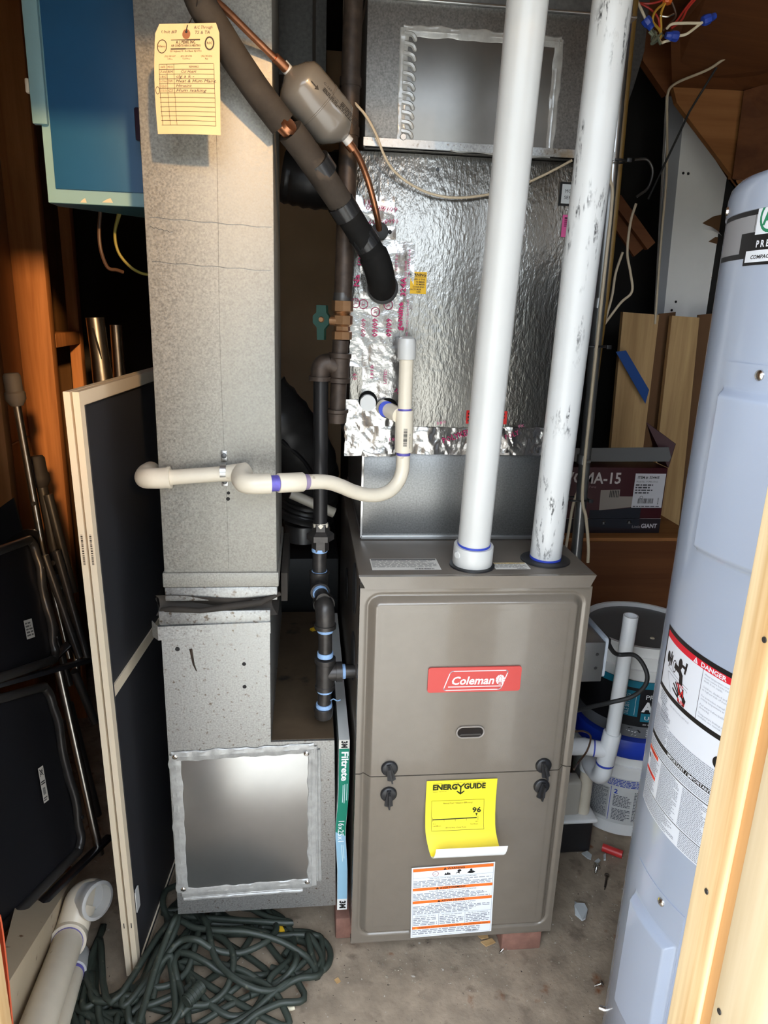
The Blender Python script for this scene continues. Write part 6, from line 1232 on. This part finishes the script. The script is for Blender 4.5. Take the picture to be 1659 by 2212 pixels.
k = MB(); k.tube(catmull([aY(1415, 700, 1.0), aY(1428, 520, 1.0), aY(1440, 380, 1.0), aY(1441, 260, 1.0), aY(1442, 205, .99), aY(1460, 180, .96), aY(1530, 150, .9), aY(1580, 118, .86), aY(1680, 72, .8)], 6), .0036, 8); tag(k.build('cable', M['cable']), 'pale cable stapled along the stair underside and down past the white panel', 'cable')
k = MB(); k.tube([aY(1400, 430, .95), aY(1490, 240, .95), aY(1570, 110, .9), aY(1675, -20, .85)], .0032, 8); tag(k.build('cable', M['rubber']), 'thin black cable running diagonally under the stairs', 'cable')
ds = thing('ceiling_duct', 'dark sheet metal duct overhead between the stairs and the right vent pipe', 'duct', aY(1400, 150, 1.2))
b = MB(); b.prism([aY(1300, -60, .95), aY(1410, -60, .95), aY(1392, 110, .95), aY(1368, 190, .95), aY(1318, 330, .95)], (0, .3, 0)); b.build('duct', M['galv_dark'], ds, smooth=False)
sb = thing('angled_batten', 'narrow batten leaning diagonally in the dark behind the conduit', 'batten', aY(1380, 500, 1.0))
MB().bar(aY(1330, 430, 1.0), aY(1404, 532, 1.0), .030, .020, (0, 1, 0)).build('batten', M['stair_dark'], sb)
MB().bar(aY(1322, 445, 1.02), aY(1385, 540, 1.02), .06, .012, (0, 1, 0)).build('backing', M['stair_dark'], sb)

# ------------------------------------------------------------------ behind the duct: overhead duct, flexible duct, low duct
od = thing('overhead_duct', 'dark rectangular duct overhead in the gap between tall duct and gas pipe', 'duct', aY(660, 160, .55))
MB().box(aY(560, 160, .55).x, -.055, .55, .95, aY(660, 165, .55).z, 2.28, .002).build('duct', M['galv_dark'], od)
MB().box(-.085, -.078, .546, .549, aY(660, 160, .55).z, 2.28).build('seam', M['alu_dark'], od)
k = MB(); k.tube([aY(745, -20, .5), aY(744, 60, .5), aY(741, 165, .5)], .0035, 8); tag(k.build('cable', M['cable']), 'pale cable behind the gas pipe at the top', 'cable')
fd = thing('flexible_duct', 'black wrapped flexible duct slumping behind the tall duct', 'duct', aY(650, 1150, .85))
P = catmull([aY(612, 380, .80), aY(690, 395, .80), aY(745, 380, .86)], 8); MB().tube(P, [.062 + .004 * (k % 2) for k in range(len(P))], 18).build('upper_run', M['flexduct'], fd)
P = catmull([aY(560, 860, .72), aY(612, 920, .72), aY(655, 985, .75), aY(668, 1050, .80), aY(662, 1090, .82), aY(655, 1120, .82)], 7); MB().tube(P, [.085 + (.004 if k % 3 == 0 else 0) for k in range(len(P))], 20).build('lower_run', M['flexduct'], fd)
MB().tube(catmull([aY(608, 950, .64), aY(660, 1000, .66), aY(690, 1060, .70)], 5), .006, 8).build('wrap_band', M['vinyl'], fd)
MB().lathe([(0, .052), (.05, .055), (.055, .060)], aY(655, 1165, .82), (0, 0, 1), 22).build('start_collar', M['galv_smooth'], fd)
ld = thing('low_duct', 'low dark metal trunk at the back of the floor behind duct boot', 'duct', aY(660, 1320, .76))
MB().box(-.36, .0, .77, 1.2, .42, aY(660, 1207, .77).z, .002).build('duct', mat('black_metal', (.03, .03, .03, 1), .5, .3), ld); MB().box(-.28, -.02, .95, 1.2, aY(660, 1207, .77).z + .0005, aY(655, 1165, .82).z - .001).build('duct_riser', M['grime'], ld)
k = MB(); k.tube([aY(628, 1066, .60), aY(722, 1108, .60)], .0135, 14); tag(k.build('pipe', M['pvc_cream']), 'short cream pipe slanting in the shadow behind the black gas pipe', 'pipe')
q = aZ(672, 1362, .466); k = MB(); k.tube([q, q + Vector((.012, .010, .0))], [.006, .0075], 10); tag(k.build('wire_nut', M['amber']), 'small yellow wire nut lying on the dusty boot top', 'wire nut')

# ------------------------------------------------------------------ bits lying on the floor
def chip(label, P, m, hgt=.006, name='tile_shard', cat='shard', group=None):
    b = MB(); pts = [aZ(x, y, FLOOR + .0015) for x, y in P]; b.prism([q + Vector((0, 0, hgt * (.5 + .5 * ((i * 37) % 10) / 10))) for i, q in enumerate(pts)], (0, 0, -hgt * .45))
    o = b.build(name, m, smooth=False); return tag(o, label, cat, group)
chip('largest broken white shard on the floor right of the furnace', [(1241, 1950), (1246, 1956), (1262, 1956), (1269, 1968), (1264, 1990), (1257, 1992), (1242, 1978), (1240, 1962)], M['shard'], .010, group='broken shards on the floor')
chip('rounded white shard just in front of the black pump', [(1256, 1845), (1268, 1842), (1278, 1850), (1276, 1859), (1268, 1857)], M['shard'], .008, group='broken shards on the floor')
chip('tiny white shard left of the red plastic plug', [(1284, 1862), (1292, 1857), (1297, 1861), (1292, 1866)], M['shard'], .006, group='broken shards on the floor')
chip('small upright sliver of white shard near the red plastic plug', [(1303, 1850), (1308, 1850), (1308, 1861), (1304, 1860)], M['shard'], .012, group='broken shards on the floor')
chip('pale splinter of wood by the brick under furnace', [(1038, 2036), (1062, 2030), (1070, 2038), (1050, 2046)], M['board'], .006, 'wood_chip', 'wood chip')
chip('flat pale wood chip further under the furnace front', [(1032, 2023), (1052, 2020), (1055, 2028), (1040, 2030)], M['board'], .006, 'wood_chip', 'wood chip')
chip('small rounded brown wood chip on open floor', [(722, 2118), (730, 2114), (736, 2122), (728, 2126)], M['board'], .005, 'wood_chip', 'wood chip')
q = aZ(1323, 1838, FLOOR + .012); k = MB(); d = Vector((.042, -.030, 0)); k.tube([q - d * .5, q + d * .5], .0105, 16); tag(k.build('red_plug', M['redplastic']), 'red plastic tube lying on the floor against the white pail', 'plug')
def screw_(label, a, c, m, r=.0028):
    p0, p1 = aZ(*a, FLOOR + .006), aZ(*c, FLOOR + .004); L = (p1 - p0).length; d = p1 - p0
    t = thing('loose_screw', label, 'screw', p0, 'loose screws on the floor')
    MB().lathe([(0, r * 2.2), (.002, r * 2.2), (.003, r)] + [(.003 + (L - .003) * i / 14, r * (1 if i % 2 else .72) * (1 if i < 12 else .5)) for i in range(1, 15)], p0, d, 10).build('screw', m, t)
screw_('bright screw in front of the brick under furnace right corner', (1090, 2046), (1078, 2060), M['chrome']); screw_('silver wall anchor screw on floor below the shards', (1289, 1872), (1286, 1887), M['chrome'], .0045); screw_('rusty nail on the floor beside the water heater', (1311, 1890), (1306, 1922), M['iron_rust']); screw_('small bright screw on floor inside the hose loop', (694, 2024), (691, 2038), M['chrome'], .002); screw_('bright screw at the foot of the water heater', (1300, 2124), (1284, 2130), M['chrome'], .003)
k = MB(); q = aZ(628, 2170, FLOOR + .006); k.tube([q + Vector((.011 * math.cos(a), .009 * math.sin(a), 0)) for a in [2.4 + .3 * i for i in range(11)]], .0042, 10); tag(k.build('plastic_curl', M['wwhite']), 'curled white plastic offcut lying on the floor near hose', 'offcut')
chip('dark dried leaf crumb on the floor', [(1118 - 500, 2098), (634, 2094), (640, 2104), (628, 2108)], M['iron_rust'], .004, 'leaf_crumb', 'leaf')
rnd = random.Random(21); b = MB()
for k in range(300):
    if k < 110: x, y = rnd.gauss(.23, .16), rnd.gauss(-.02, .022)
    elif k < 180: x, y = rnd.uniform(-.2, .5), rnd.uniform(-.35, .02)
    else: x, y = rnd.gauss(.58, .07), rnd.gauss(.14, .12)
    if math.hypot(x - TX, y - TY) < TR + .012 or (x > .59 and y > .27): continue
    s = rnd.choice((.0009, .0014, .0022)); bmesh.ops.create_icosphere(b.bm, subdivisions=1, radius=s, matrix=Matrix.Translation((x, y, FLOOR + s * .6)) @ Matrix.Diagonal((1, rnd.uniform(.6, 1.6), .7, 1)))
gr = b.build('floor_grit', mat('pale_grit', S(156, 144, 126), .9, 0, .3, 90)); gr['kind'] = 'stuff'; gr['label'] = 'fine pale grit and crumbs scattered on the floor'; gr['category'] = 'grit'
